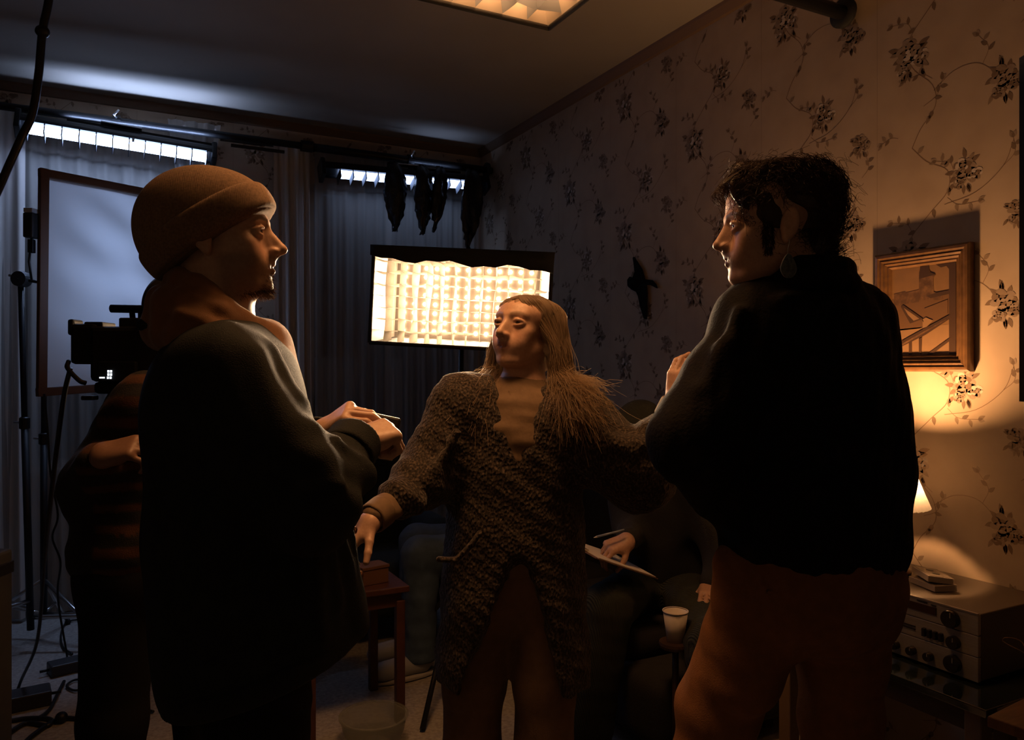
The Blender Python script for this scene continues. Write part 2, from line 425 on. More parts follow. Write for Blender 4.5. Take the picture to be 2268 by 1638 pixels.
def hand_prims(wrist, f, back, side, s=1.0, curl=(.5, .5, .5, .5), spread=.10, thumb=(0.5, 0.3), fingers=None):
    """capsules of a hand: f = direction of the fingers, back = direction the back of the hand faces,
    side = +1 when the thumb lies on the f x back side, else -1. curl in radians per joint"""
    f = np.asarray(f, float); f /= np.linalg.norm(f); b = np.asarray(back, float); b -= f*(b@f); b /= np.linalg.norm(b)
    x = np.cross(f, b)*side                       # towards the thumb
    w = np.asarray(wrist, float); L = lambda X, Y, Z: w+(x*X+f*Y+b*Z)*s
    out = []
    # palm
    for X0, X1 in ((.016, .026), (.005, .009), (-.006, -.009), (-.016, -.025)):
        out.append((L(X0, .004, 0), .0165*s, L(X1, .078, .001), .0125*s, .012))
    out.append((L(.020, .012, -.008), .016*s, L(.028, .045, -.008), .013*s, .012))
    out.append((L(-.018, .012, -.006), .014*s, L(-.024, .05, -.006), .011*s, .012))
    fl = ((.028, .080, .043, .026, .022, .0090), (.0095, .085, .047, .030, .023, .0092), (-.0090, .082, .044, .028, .022, .0087), (-.0265, .073, .035, .021, .019, .0078))
    for i, (X, Y, a, b2, c, r) in enumerate(fl):
        cu = curl[i] if not isinstance(curl[i], (tuple, list)) else None
        c1, c2, c3 = curl[i] if cu is None else (cu, cu*1.25, cu*.8)
        sp = (X/.028)*spread; p = L(X, Y, .001); ang = 0
        d0 = x*math.sin(sp)+f*math.cos(sp)
        for ln, cc, rr in ((a, c1, r), (b2, c2, r*.93), (c, c3, r*.85)):
            ang += cc; d = d0*math.cos(ang)-b*math.sin(ang); q = p+d*ln*s
            out.append((p, rr*s, q, rr*.94*s, .003)); p = q
    t0, t1 = thumb
    d = x*math.sin(.75+t0*.2)*.9+f*math.cos(.75)-b*t0; d /= np.linalg.norm(d); p = L(.022, .018, -.008); q = p+d*.042*s
    out.append((p, .0135*s, q, .0112*s, .008))
    d2 = d*math.cos(t1)+(f*.7-b*.5-x*.35)*math.sin(t1); d2 /= np.linalg.norm(d2); r_ = q+d2*.030*s; out.append((q, .0108*s, r_, .0098*s, .004))
    d3 = d2*math.cos(t1)+(f*.8-b*.3-x*.5)*math.sin(t1); d3 /= np.linalg.norm(d3); out.append((r_, .0098*s, r_+d3*.024*s, .0082*s, .004))
    return out
def hand(F, forearm, wrist, f, back, side, s=1.0, r0=.036, **kw):
    for a, ra, b, rb, k in hand_prims(wrist, f, back, side, s, **kw): F.cap(a, ra, b, rb, k)
    F.cap(forearm, r0*s, np.asarray(wrist)+np.asarray(f)/np.linalg.norm(f)*.006, .0235*s, .02)
def box_of(pts, pad):
    p = np.array(pts); return p.min(0)-pad, p.max(0)+pad
def skin_colors(v, T, base=(.52, .33, .24), lip=(.42, .20, .16), brow=(.10, .065, .045), blush=(.55, .30, .22), brow_w=1.0, stubble=None):
    """tint of the skin in head coordinates: lips, eyebrows, cheeks, stubble"""
    q = T.inv(v); c = np.tile(np.array(base), (len(v), 1))
    def mixc(w, col): 
        nonlocal c; w = np.clip(w, 0, 1)[:, None]; c = c*(1-w)+np.array(col)*w
    x, y, z = q[:, 0], q[:, 1], q[:, 2]; ax = np.abs(x); fr = (y > .05)
    mixc(.6*np.exp(-(((ax-.036)/.02)**2+((z+.03)/.018)**2))*fr, blush)
    if stubble is not None:
        w = np.clip((-.034-z)/.014, 0, 1)*np.clip((.14+z)/.02, 0, 1)*np.clip((y+.0)/.02, 0, 1)
        moust = np.clip(1-((z+.050)/.006)**2, 0, 1)*(ax < .03)*fr
        w = np.clip(w*(1-.85*np.exp(-(((ax-.030)/.016)**2+((z+.045)/.02)**2)))+moust*.6, 0, 1)
        mixc(w*stubble[1], stubble[0])
    zl = -.0635+.0*x
    w = (1-(x/.0235)**2)*1.5; w = np.clip(w, 0, 1)*np.clip((.0105-np.abs(z-zl-.0005))/.0025, 0, 1)*(y > .078)
    mixc(w*.85, lip)
    zb = .0225+.004*np.exp(-((ax-.030)/.014)**2)-.25*np.clip(ax-.040, 0, 1)
    w = np.clip((.0048-np.abs(z-zb))/.002, 0, 1)*np.clip((ax-.009)/.004, 0, 1)*np.clip((.052-ax)/.006, 0, 1)*fr
    mixc(w*.85*brow_w, brow)
    return c

def strand_mesh(lines, r0, r1=None, n=3):
    """many thin tubes of equal point count -> one mesh; lines (k, m, 3)"""
    P_ = np.asarray(lines, float); k, m, _ = P_.shape; r1 = r0 if r1 is None else r1
    t = np.gradient(P_, axis=1); t /= np.linalg.norm(t, axis=2, keepdims=True)+1e-9
    up = np.array([.31, .52, .79]); a = np.cross(t, up); a /= np.linalg.norm(a, axis=2, keepdims=True)+1e-9; b = np.cross(t, a)
    rr = np.linspace(r0, r1, m)[None, :, None]; V_ = np.empty((k, m, n, 3))
    for q in range(n):
        w = 2*math.pi*q/n; V_[:, :, q] = P_+(a*math.cos(w)+b*math.sin(w))*rr
    idx = np.arange(k*m*n).reshape(k, m, n); F_ = []
    for q in range(n):
        q2 = (q+1) % n; F_.append(np.stack([idx[:, :-1, q], idx[:, 1:, q], idx[:, 1:, q2], idx[:, :-1, q2]], -1).reshape(-1, 4))
    return V_.reshape(-1, 3), np.concatenate(F_)
def bez(pts, m):
    """smooth curve through a few control points (k, c, 3) -> (k, m, 3), Catmull-Rom"""
    p = np.asarray(pts, float); k, c, _ = p.shape; q = np.concatenate([2*p[:, :1]-p[:, 1:2], p, 2*p[:, -1:]-p[:, -2:-1]], 1)
    out = []
    for t in np.linspace(0, c-1-1e-6, m):
        i = int(t); u = t-i; a, b, d, e = q[:, i], q[:, i+1], q[:, i+2], q[:, i+3]
        out.append(.5*(2*b+(-a+d)*u+(2*a-5*b+4*d-e)*u*u+(-a+3*b-3*d+e)*u**3))
    return np.stack(out, 1)
def person(label, base):
    return thing('person', label, 'person', vw(np.array([base[0], base[1], 0.0])))
def body(t, J, T, hands, skin, headkw, colkw, gaze=(0, 1, 0), fine=.0028, feet=True, R=1.0, eyed=True, hfine=None):
    """one continuous body: J joints in view-aligned coordinates (neck, chest, belly, pelvis, hip/knee/ankle pairs, sh/el pairs)"""
    pts = [T.o]+[J[k] for k in J]+[h['wrist'] for h in hands]
    lo, hi = box_of(pts, .17); lo[2] = min(lo[2], -.01)
    det = [(T.o-.135*T.s, T.o+np.array([.135, .135, .13])*T.s, fine)]
    for h in hands:
        w = np.asarray(h['wrist']); f = np.asarray(h['f'], float); f = f/np.linalg.norm(f); c = w+f*.075; det.append((c-.095, c+.095, hfine or fine))
    F = Field(lo, hi, .018, det)
    head(F, T, **headkw); neck(F, T, J['neck'], .054*R, .066*R)
    f = J.get('fwd', None)
    M = J_frame(J)
    F.ell(J['chest'], (.150*R, .098*R, .17), M, .05); F.ell(J['belly'], (.132*R, .095*R, .15), M, .06); F.ell(J['pelvis'], (.155*R, .105*R, .12), M, .05)
    F.cap(J['shl'], .052*R, J['shr'], .052*R, .05); F.cap(J['neck'], .06*R, J['chest'], .07*R, .05)
    for q in 'lr':
        F.cap(J['hip'+q], .082*R, J['knee'+q], .058*R, .04); F.cap(J['knee'+q], .056*R, J['ank'+q], .040*R, .02)
        F.cap(J['sh'+q], .050*R, J['el'+q], .040*R, .03)
    for h in hands:
        kw = {k: v for k, v in h.items() if k not in ('wrist', 'elbow', 'f', 'back', 'side')}
        hand(F, h['elbow'], h['wrist'], h['f'], h['back'], h['side'], **kw)
    v, fc = F.mesh(); v = relax(v, fc, 1, .4)
    col = skin_colors(v, T, **colkw)
    o = put('body', vw(v), fc, mat(skin, (.5, .32, .24), .48, attr='col', noise=(140, (.86, .80, .76), .35, .8), bump=('noise', 500, .05)), t, colors=col)
    if eyed: eyes(T, t, gaze)
    return o
def J_frame(J):
    r = np.asarray(J['shr'])-np.asarray(J['shl']); r[2] = 0; r /= np.linalg.norm(r); u = np.array([0, 0, 1.0]); return np.stack([r, np.cross(u, r), u], 1)
def waves(seed, amp, fr):
    rng = np.random.RandomState(seed); A_ = [(rng.normal(size=3)*fr*(1+i*.6), rng.uniform(0, 6.28), amp/(1+.5*i)) for i in range(4)]
    def fn(X, Y, Z):
        o = 0; ph = .8*np.sin(X*fr*.5+Z*fr*.3+1.3)+.8*np.sin(Y*fr*.6-Z*fr*.4)
        for w, p, a in A_: o = o+a*np.sin(X*w[0]+Y*w[1]+Z*w[2]+p+ph)
        return o
    return fn
def garment(name, F, m, t, n=1, colors=None, **kw):
    v, f = F.mesh(); v = relax(v, f, n, .5); c = None if colors is None else colors(v)
    return put(name, vw(v), f, m, t, colors=c, **kw)
def shoe(t, ank, f, m, sole, L=.27):
    f = np.asarray(f, float); f[2] = 0; f /= np.linalg.norm(f); a = np.array([ank[0], ank[1], 0.0]); r = np.cross(f, [0, 0, 1.0]); M = np.stack([r, f, [0, 0, 1.0]], 1)
    F = Field(*box_of([a-f*.1, a+f*.24, a+np.array([0, 0, .14])], .08), .006)
    F.ell(a+f*.09+np.array([0, 0, .055]), (.045, .135, .045), M, .02); F.cap(a+np.array([0, 0, .06]), .045, a+np.array([0, 0, .12]), .046, .03); F.ell(a+f*.18+np.array([0, 0, .05]), (.042, .05, .035), M, .03)
    F.cut(a+np.array([0, 0, .022]), (0, 0, -1)); o = garment('shoe', F, m, t)
    F = Field(*box_of([a-f*.1, a+f*.24], .09), .006)
    F.ell(a+f*.068+np.array([0, 0, .012]), (.050, .16, .03), M, .01); F.cut(a+np.array([0, 0, .024]), (0, 0, 1)); F.cut(a+np.array([0, 0, .002]), (0, 0, -1)); garment('sole', F, sole, o)
# ------------------------------------------------------------------ the room
XL, YF = -2.30, -1.60             # far left wall and the wall behind the camera
m_wall = mat('wallpaper ground', (.54, .42, .305), .75, noise=(9, (.475, .36, .26), .35, .7), bump=('noise', 900, .12), spec=.25)
m_ceil = mat('ceiling paint', (.34, .305, .26), .85, noise=(2.2, (.30, .265, .225), .3, .7), spec=.2)
m_floor = mat('grey carpet', (.46, .43, .39), .95, noise=(60, (.28, .26, .235), .3, .75), bump=('noise', 700, .6), spec=.1)
m_plain = mat('plain wall paint', (.30, .26, .22), .8)
m_trimw = mat('brown trim', (.16, .10, .06), .6)
def struct(name, mb, m, **kw): return mb.build(name, m, None, kind='structure', **kw)
T_ = .12
struct('floor', MB().box(((XL+WX)/2, (YF+WY)/2, -.06), ((WX-XL)/2+T_, (WY-YF)/2+T_, .06)), m_floor)
struct('ceiling', MB().box(((XL+WX)/2, (YF+WY)/2, WZ+.06), ((WX-XL)/2+T_, (WY-YF)/2+T_, .06)), m_ceil)
wall_right = struct('wall_right', MB().box((WX+T_/2, (YF+WY)/2, WZ/2), (T_/2, (WY-YF)/2+T_, WZ/2)), m_wall)
struct('wall_left', MB().box((XL-T_/2, (YF+WY)/2, WZ/2), (T_/2, (WY-YF)/2+T_, WZ/2)), m_plain)
struct('wall_front', MB().box(((XL+WX)/2, YF-T_/2, WZ/2), ((WX-XL)/2, T_/2, WZ/2)), m_plain)
# back wall with two window openings
WIN = [(-1.75, .30, .80, 2.55), (1.14, 2.16, .75, 2.55)]
mb = MB(); xs = [XL, WIN[0][0], WIN[0][1], WIN[1][0], WIN[1][1], WX]
def slab(x0, x1, z0, z1): mb.box(((x0+x1)/2, WY+T_/2, (z0+z1)/2), ((x1-x0)/2, T_/2, (z1-z0)/2))
slab(xs[0], xs[1], 0, WZ); slab(xs[2], xs[3], 0, WZ); slab(xs[4], xs[5], 0, WZ)
for a, b, z0, z1 in WIN: slab(a, b, 0, z0); slab(a, b, z1, WZ)
wall_back = struct('wall_back', mb, m_wall)
m_frame = mat('white window frame', (.42, .40, .37), .5); m_glass = mat('night glass', (.02, .022, .025), .06, spec=.6)
for n, (a, b, z0, z1) in enumerate(WIN, 1):
    w = thing('window_%d' % n, None, None, ((a+b)/2, WY, z0), kind='structure')
    y = WY+.05; f = .045
    mb = MB(); mb.box(((a+b)/2, y, z0+f/2), ((b-a)/2, .03, f/2)).box(((a+b)/2, y, z1-f/2), ((b-a)/2, .03, f/2))
    mb.box((a+f/2, y, (z0+z1)/2), (f/2, .03, (z1-z0)/2-f)).box((b-f/2, y, (z0+z1)/2), (f/2, .03, (z1-z0)/2-f))
    mb.build('window_frame', m_frame, w)
    k = 3 if n == 1 else 2
    for i in range(k):
        p0 = a+f+(b-a-2*f)*i/k; p1 = a+f+(b-a-2*f)*(i+1)/k
        MB().box(((p0+p1)/2, y+.01, (z0+z1)/2), ((p1-p0)/2-.02, .006, (z1-z0)/2-f)).build('pane', m_glass, w)
        if i: MB().box((p0, y, (z0+z1)/2), (.022, .028, (z1-z0)/2-f)).build('mullion', m_frame, w)
    MB().box(((a+b)/2, WY-.012, z0-.015), ((b-a)/2+.04, .012, .015)).build('window_sill', m_frame, w)
# cornice and baseboards
mb = MB().prism([(0, 0), (0, -.045), (.012, -.04), (.035, -.012), (.04, 0)], (WX, YF, WZ), (-1, 0, 0), (0, 0, 1), WY-YF); struct('trim_1', mb, m_trimw)
mb = MB().prism([(0, 0), (0, -.045), (.012, -.04), (.035, -.012), (.04, 0)], (WX, WY, WZ), (0, -1, 0), (0, 0, 1), WX-XL); struct('trim_2', mb, m_trimw)
struct('baseboard_right', MB().box((WX-.008, (YF+WY)/2, .045), (.008, (WY-YF)/2, .045), bev=.003), m_trimw)
struct('baseboard_back', MB().box(((XL+WX)/2, WY-.008, .045), ((WX-XL)/2-.02, .008, .045), bev=.003), m_trimw)

# ---- printed wallpaper: climbing roses, laid as flat print on the two papered walls
def rose_tile(rng):
    """list of (layer, tone, polygon) in metres, inside a 0.53 x 0.66 repeat; tones 0 stem 1 dark leaf 2 mid leaf 3 petal 4 pale petal"""
    out = []
    def leaf(x, y, a, L, w, tone, layer):
        pts = []
        for t in np.linspace(0, 1, 5): pts.append((t*L, w*math.sin(math.pi*t**.8)*.5))
        for t in np.linspace(1, 0, 5)[1:-1]: pts.append((t*L, -w*math.sin(math.pi*t**.8)*.5))
        c, s_ = math.cos(a), math.sin(a); out.append((layer, tone, [(x+c*p-s_*q, y+s_*p+c*q) for p, q in pts]))
        if L > .022: out.append((layer+1, 0, [(x, y), (x+c*L*.9-s_*.0004, y+s_*L*.9+c*.0004), (x+c*L*.9+s_*.0008, y+s_*L*.9-c*.0008)]))
    def stem(pts, w):
        pts = spline([np.array([*p, 0.]) for p in pts], 5)
        for a, b in zip(pts[:-1], pts[1:]):
            d = b-a; n = np.array([-d[1], d[0], 0]); n = n/(np.linalg.norm(n)+1e-9)*w/2
            out.append((0, 0, [tuple((a-n)[:2]), tuple((b-n)[:2]), tuple((b+n)[:2]), tuple((a+n)[:2])]))
        return pts
    def rose(x, y, r, pale):
        for ring, (n, rr, pr) in enumerate(((7, .72, .42), (6, .48, .36), (4, .24, .28), (1, 0, .2))):
            for i in range(n):
                a = 2*math.pi*(i+.5*ring)/n+rng.uniform(-.25, .25); cx, cy = x+math.cos(a)*rr*r, y+math.sin(a)*rr*r*.9
                tone = rng.choice([3, 3, 1, 2, 4] if pale else [3, 1, 2, 3, 1]); q = pr*r*rng.uniform(.85, 1.15)
                out.append((2+ring, tone, [(cx+math.cos(t)*q*(1+.15*math.sin(3*t+a)), cy+math.sin(t)*q*.82) for t in np.linspace(0, 2*math.pi, 9)[:-1]]))
    def bunch(x, y, r, pale):
        for i in range(9):
            a = rng.uniform(0, 2*math.pi); d = r*rng.uniform(.7, 1.3); leaf(x+math.cos(a)*d*.7, y+math.sin(a)*d*.7, a+rng.uniform(-.5, .5), r*rng.uniform(.7, 1.15), r*.42, rng.choice([1, 1, 2]), 1)
        rose(x, y, r, pale); rose(x+r*1.0, y-r*.75, r*.72, pale); rose(x-r*.35, y-r*1.25, r*.6, pale)
        for i in range(4):
            a = rng.uniform(-2.6, -.5); leaf(x+math.cos(a)*r*1.5, y+math.sin(a)*r*1.5, a, r*.9, r*.38, rng.choice([1, 2]), 1)
    def sprig(x, y, a, L):
        p = [(x, y), (x+math.cos(a)*L*.5+.01*math.sin(a), y+math.sin(a)*L*.5), (x+math.cos(a+.3)*L, y+math.sin(a+.3)*L)]
        q = stem(p, .0016)
        for i in (4, 6, 8, 10): leaf(q[i][0], q[i][1], a+(.9 if i % 4 else -.9)+.2, .026, .013, rng.choice([1, 2]), 1)
        leaf(q[-1][0], q[-1][1], a+.4, .022, .014, 3, 1); leaf(q[-1][0], q[-1][1], a+.8, .016, .010, 1, 2)
    q = stem([(.13, -.005), (.16, .05), (.21, .11), (.20, .18), (.13, .26), (.12, .35), (.19, .43), (.25, .49), (.25, .555), (.18, .60), (.13, .655)], .0026)
    q2 = stem([(.205, .16), (.27, .20), (.34, .20), (.39, .16), (.42, .11)], .002)
    q3 = stem([(.24, .45), (.34, .47), (.42, .53), (.45, .60)], .002)
    bunch(.115, .315, .042, True); bunch(.42, .135, .036, False); bunch(.30, .55, .034, True); bunch(.46, .40, .026, False)
    sprig(.17, .12, .5, .09); sprig(.20, .20, 2.6, .10); sprig(.25, .47, -.6, .10); sprig(.13, .38, 2.3, .08); sprig(.42, .53, .9, .08); sprig(.36, .19, 1.4, .09); sprig(.27, .55, 2.2, .07); sprig(.08, .04, 2.9, .06); sprig(.47, .27, 1.0, .07)
    for i in range(10):
        j = rng.randrange(2, len(q)-2); leaf(q[j][0], q[j][1], rng.uniform(0, 6.28), .03, .015, rng.choice([1, 2]), 1)
    return out
def wallpaper(parent, o, a, b, u0, u1, z0, z1, holes=()):
    """o + a*u + b*z; print lies a fraction of a millimetre proud of the paper"""
    rng = random.Random(5); tiles = [rose_tile(random.Random(11)), rose_tile(random.Random(12))]
    o, a, b = (np.asarray(q, float) for q in (o, a, b)); w = np.cross(a, b); w /= np.linalg.norm(w)
    vs = []; fs = []; mi = []
    TW, TH = .53, .66; nc = int((u1-u0)/TW)+2; nr = int((z1-z0)/TH)+2
    for c in range(nc):
        for r in range(-1, nr):
            x0 = u0+c*TW; y0 = z0+r*TH+(c % 2)*TH*.5
            for layer, tone, poly in tiles[0]:
                pts = [(x0+p, y0+q) for p, q in poly]
                if any(not (u0 <= p <= u1 and z0 <= q <= z1) for p, q in pts): continue
                cx, cy = pts[0]
                if any(h[0] < cx < h[1] and h[2] < cy < h[3] for h in holes): continue
                k = len(vs); vs += [o+a*p+b*q+w*(.0003+.00012*layer) for p, q in pts]; fs.append(list(range(k, k+len(pts)))); mi.append(tone)
        x0 = u0+c*TW
        if x0 < u1-.01:
            k = len(vs); vs += [o+a*p+b*q+w*.0003 for p, q in ((x0, z0), (x0+.0012, z0), (x0+.0012, z1), (x0, z1))]; fs.append([k, k+1, k+2, k+3]); mi.append(2)
    ms = [mat('print stem', (.24, .155, .10), .7, spec=.25), mat('print dark leaf', (.215, .145, .095), .7, spec=.25), mat('print mid leaf', (.31, .225, .155), .7, spec=.25), mat('print petal', (.36, .27, .20), .7, spec=.25), mat('print pale petal', (.62, .52, .43), .65, spec=.25)]
    ob = put('wallpaper_print', np.array(vs), fs, ms, parent, smooth=False, kind='stuff')
    ob.data.polygons.foreach_set('material_index', mi)
wallpaper(wall_right, (WX, 0, 0), (0, -1, 0), (0, 0, 1), -(WY-.02), .6, .1, WZ-.05)
wallpaper(wall_back, (0, WY, 0), (1, 0, 0), (0, 0, 1), -2.0, WX-.03, .1, WZ-.05, holes=[(h[0]-.05, h[1]+.05, h[2]-.06, h[3]+.03) for h in WIN])

# ---- curtains along the window wall
def curtain_mesh(x0, x1, z0, z1, y, amp, wl, seed, gather=0.0, top_amp=.35, nz=14):
    rng = random.Random(seed); n = int((x1-x0)/.009)+1; ph = [rng.uniform(0, 6.28) for _ in range(4)]
    X = np.linspace(x0, x1, n); Z = np.linspace(z0, z1, nz); vs = np.zeros((nz, n, 3))
    for j, z in enumerate(Z):
        h = (z-z0)/(z1-z0); k = 1-(1-top_amp)*h**3
        yy = amp*k*(np.sin(2*math.pi*X/wl+ph[0]+1.4*np.sin(X*3.1+ph[3]))*.7+.35*np.sin(2*math.pi*X/(wl*.41)+ph[1]+.3*h)+.25*np.sin(2*math.pi*X/(wl*2.7)+ph[2]))
        xx = x0+(X-x0)*(1-gather*h)+.012*np.sin(X*9+ph[1]+2*h)*(1-h)
        vs[j, :, 0] = xx; vs[j, :, 1] = y+yy; vs[j, :, 2] = z
    idx = np.arange(nz*n).reshape(nz, n); f = np.stack([idx[:-1, :-1], idx[:-1, 1:], idx[1:, 1:], idx[1:, :-1]], -1).reshape(-1, 4)
    return vs.reshape(-1, 3), f
m_sheer = sheer('grey sheer', (.52, .49, .45), .62, .30); m_heavy = sheer('grey drape', (.66, .62, .57), 1.0, .12)
m_black = mat('matt black metal', (.012, .012, .013), .45, metal=.3); m_rail = mat('dark rail', (.03, .028, .026), .5, metal=.2)
m_chrome = mat('worn chrome', (.62, .62, .62), .28, metal=1.0); m_dkgrey = mat('dark grey plastic', (.03, .03, .032), .5)
def curtain(label, segs, rail=None):
    t = thing('curtain', label, 'curtain', (segs[0][1], segs[0][5], segs[0][3]))
    for nm, x0, x1, z0, z1, y, amp, wl, sd, g, m in segs:
        v, f = curtain_mesh(x0, x1, z0, z1, y, amp, wl, sd, g); put(nm, v, f, m, t)
    if rail: MB().tube([(rail[0], rail[2], rail[3]), (rail[1], rail[2], rail[3])], .010, 8).build('rail', m_rail, t, smooth=True)
    return t
curtain('grey sheer curtain over the left window behind the white frame', [('sheer_panel', -1.95, .50, .02, 2.735, 4.885, .022, .11, 3, 0, m_sheer), ('drape', -1.2, -.42, .02, 2.735, 4.860, .030, .13, 4, 0, m_heavy)], (-1.98, .62, 4.90, 2.745))
curtain('narrow gathered grey drape hanging between the two windows', [('drape', .87, 1.12, .02, 2.73, 4.865, .034, .085, 8, .12, m_heavy)])
curtain('thin grey sheer curtain behind the bright softbox', [('sheer_panel', 1.125, 2.27, .02, 2.73, 4.885, .020, .10, 9, 0, m_sheer)], (.80, 2.29, 4.905, 2.74))
# pale half curtains standing behind the sheer on the lower window
for i, (x0, x1) in enumerate(((1.14, 1.42), (1.60, 1.72))):
    v, f = curtain_mesh(x0, x1, .78, 1.43, 4.935, .006, .07, 20+i)
    put('half_curtain', v, f, sheer('white half curtain', (.75, .73, .70), 1.0, .4), None, label=('wide pale half curtain' if i == 0 else 'narrow pale half curtain')+' behind the sheer on the lower right window', cat='curtain', group='half curtains')
# rag hung over the rail of the left window
v, f = curtain_mesh(.30, .54, 2.46, 2.80, 4.845, .020, .07, 31, 0, .8)
v[:, 0] = .42+(v[:, 0]-.42)*(.75+.45*(v[:, 2]-2.46)/.34)
put('cloth', v, f, sheer('pale rag', (.62, .60, .57), 1.0, .3), None, label='pale crumpled cloth hung over the curtain rail', cat='cloth')
# short loose rails left and right of the rag
for i, (a, b) in enumerate(((.56, .80), (.62, .93))):
    MB().box(((a+b)/2, 4.83, 2.715-.028*i), ((b-a)/2, .009, .008)).build('curtain_rail', m_rail, None, label=('upper' if i == 0 else 'lower')+' short dark curtain rail right of the pale cloth', cat='curtain rail', group='loose curtain rails')
# ------------------------------------------------------------------ lamps and grip gear
m_blackfab = mat('black fabric', (.010, .010, .011), .9, bump=('noise', 400, .2)); m_foil = mat('black foil', (.05, .052, .056), .30, metal=.75, bump=('noise', 45, .9))
# long black poles braced between the walls
def wall_pole(y, z, x0, label, loc_r=WX):
    t = thing('pole', label, 'pole', (x0, y, z))
    MB().tube([(x0, y, z), (WX-.02, y, z)], .021, 14).build('tube', m_black, t, smooth=True)
    MB().tube([(WX-1.25, y, z), (WX-.02, y, z)], .0245, 14).build('sleeve', m_black, t, smooth=True)
    MB().lathe([(.022, .0), (.026, .022), (.050, .030), (.052, .045), (.020, .046)], (WX, y, z), (-1, 0, 0), 24).build('foot_pad', mat('black rubber', (.012, .012, .012), .8), t, smooth=True)
    MB().lathe([(.022, -.05), (.034, -.05), (.034, .02), (.022, .02)], (WX-1.25, y, z), (1, 0, 0), 18).build('collar', m_black, t, smooth=False)
    return t
wall_pole(4.78, 2.725, XL+.02, 'long black pole braced along the window wall')
wall_pole(1.866, 2.606, -.2, 'black pole braced against the papered wall at top right')
def clamp(p, label):
    t = thing('clamp', label, 'clamp', p); x, y, z = p
    MB().lathe([(.022, -.02), (.034, -.02), (.034, .02), (.022, .02)], (x, y, z), (1, 0, 0), 16).build('jaw', m_black, t)
    MB().box((x, y-.004, z-.055), (.014, .014, .03), bev=.004).build('post', m_black, t)
    MB().tube([(x, y-.03, z+.012), (x-.012, y-.05, z+.02), (x+.012, y-.05, z+.05)], .006, 8).build('lever', m_chrome, t, smooth=True)
    return t
def blue_tube(A, B, label, lit, tilt, E):
    """A, B: ends of the lamp (world); hangs from the pole, its luminous face looks down and a little into the room"""
    A, B = np.array(A, float), np.array(B, float); ax = (B-A); L = np.linalg.norm(ax); ax /= L
    t = thing('tube_light', label, 'light', (A+B)/2, group='blue tube lights')
    c, s_ = math.cos(tilt), math.sin(tilt); n0 = np.array([0, -1.0, 0]); n0 = n0-ax*(n0@ax); n0 /= np.linalg.norm(n0)
    up = np.cross(n0, ax); up = up if up[2] > 0 else -up
    dn = -up*c+n0*s_                      # the way the face looks
    sd = np.cross(ax, dn); sd /= np.linalg.norm(sd); sd = sd if sd[1] < 0 else -sd      # room-side edge of the face
    R = np.stack([ax, sd, -dn], 1); M = (A+B)/2; h = .052
    # housing: half round back, hood lip on the wall side
    prof = [(h*math.cos(a), .052*math.sin(a)+.030) for a in np.linspace(0, math.pi, 9)]+[(-h, .008), (-h+.004, .008), (-h+.004, .028), (h-.004, .028), (h-.004, .012), (h, .012)]
    sg = np.sign(np.cross(sd, -dn)@ax); MB().prism(prof, A if sg > 0 else B, sd, -dn, L).build('housing', m_black, t)
    for e, q in ((A, -1), (B, 1)): MB().box(e+ax*q*.012-dn*.026, (.014, .056, .058), R, bev=.006).build('end_cap', m_black, t)
    a0, a1 = lit
    P0 = A+ax*(a0+a1)/2
    put('diffuser', [A+ax*a0+sd*(h-.006), A+ax*a1+sd*(h-.006), A+ax*a1-sd*(h-.006), A+ax*a0-sd*(h-.006)]-dn*.006, [[0, 1, 2, 3]], emission('blue tube glow %s' % E, C_BLUE, E), t, smooth=False)
    n = int(round((a1-a0)/.077)); ms = mat('grey louvre', (.10, .105, .12), .8)
    for i in range(n+1):
        MB().box(A+ax*(a0+(a1-a0)*i/n)+dn*.014+sd*.002, (.0028, h-.004, .026), R).build('louvre', ms, t)
    MB().box(M+up*.098-n0*.0, (.10, .016, .004), R, bev=.002).build('bracket', m_chrome, t)
    MB().box(M+ax*.06+n0*.0555+up*.02, (.006, .003, .012), R).build('tag', mat('grey tag', (.25, .25, .25), .6), t)
    # narrow gap along the back of the housing leaks a streak onto the ceiling
    s0, s1 = (.12, .88) if L < 1 else (.55, .85)
    q = A+ax*L*s0; r = A+ax*L*s1
    return t, ax, sd, dn, up
tA, tB = P(45, 283, 3.98), P(468, 352, 4.40)
tube1 = blue_tube(tA, tB, 'blue tube light hanging over the white frame on the left', (.03, .90), .40, E_TUBE)
tC, tD = P(718, 385, 4.72), P(1072, 415, 5.20)
tube2 = blue_tube(tC, tD, 'blue tube light above the softbox, half covered by black foil', (.09, .97), .35, E_TUBE_2)
clamp((float(((tA+tB)/2)[0])-.02, 4.78, 2.725), 'black clamp holding the left tube light to the pole')
clamp((float(((tC+tD)/2)[0])+.04, 4.78, 2.725), 'black clamp holding the foil-covered tube light to the pole')
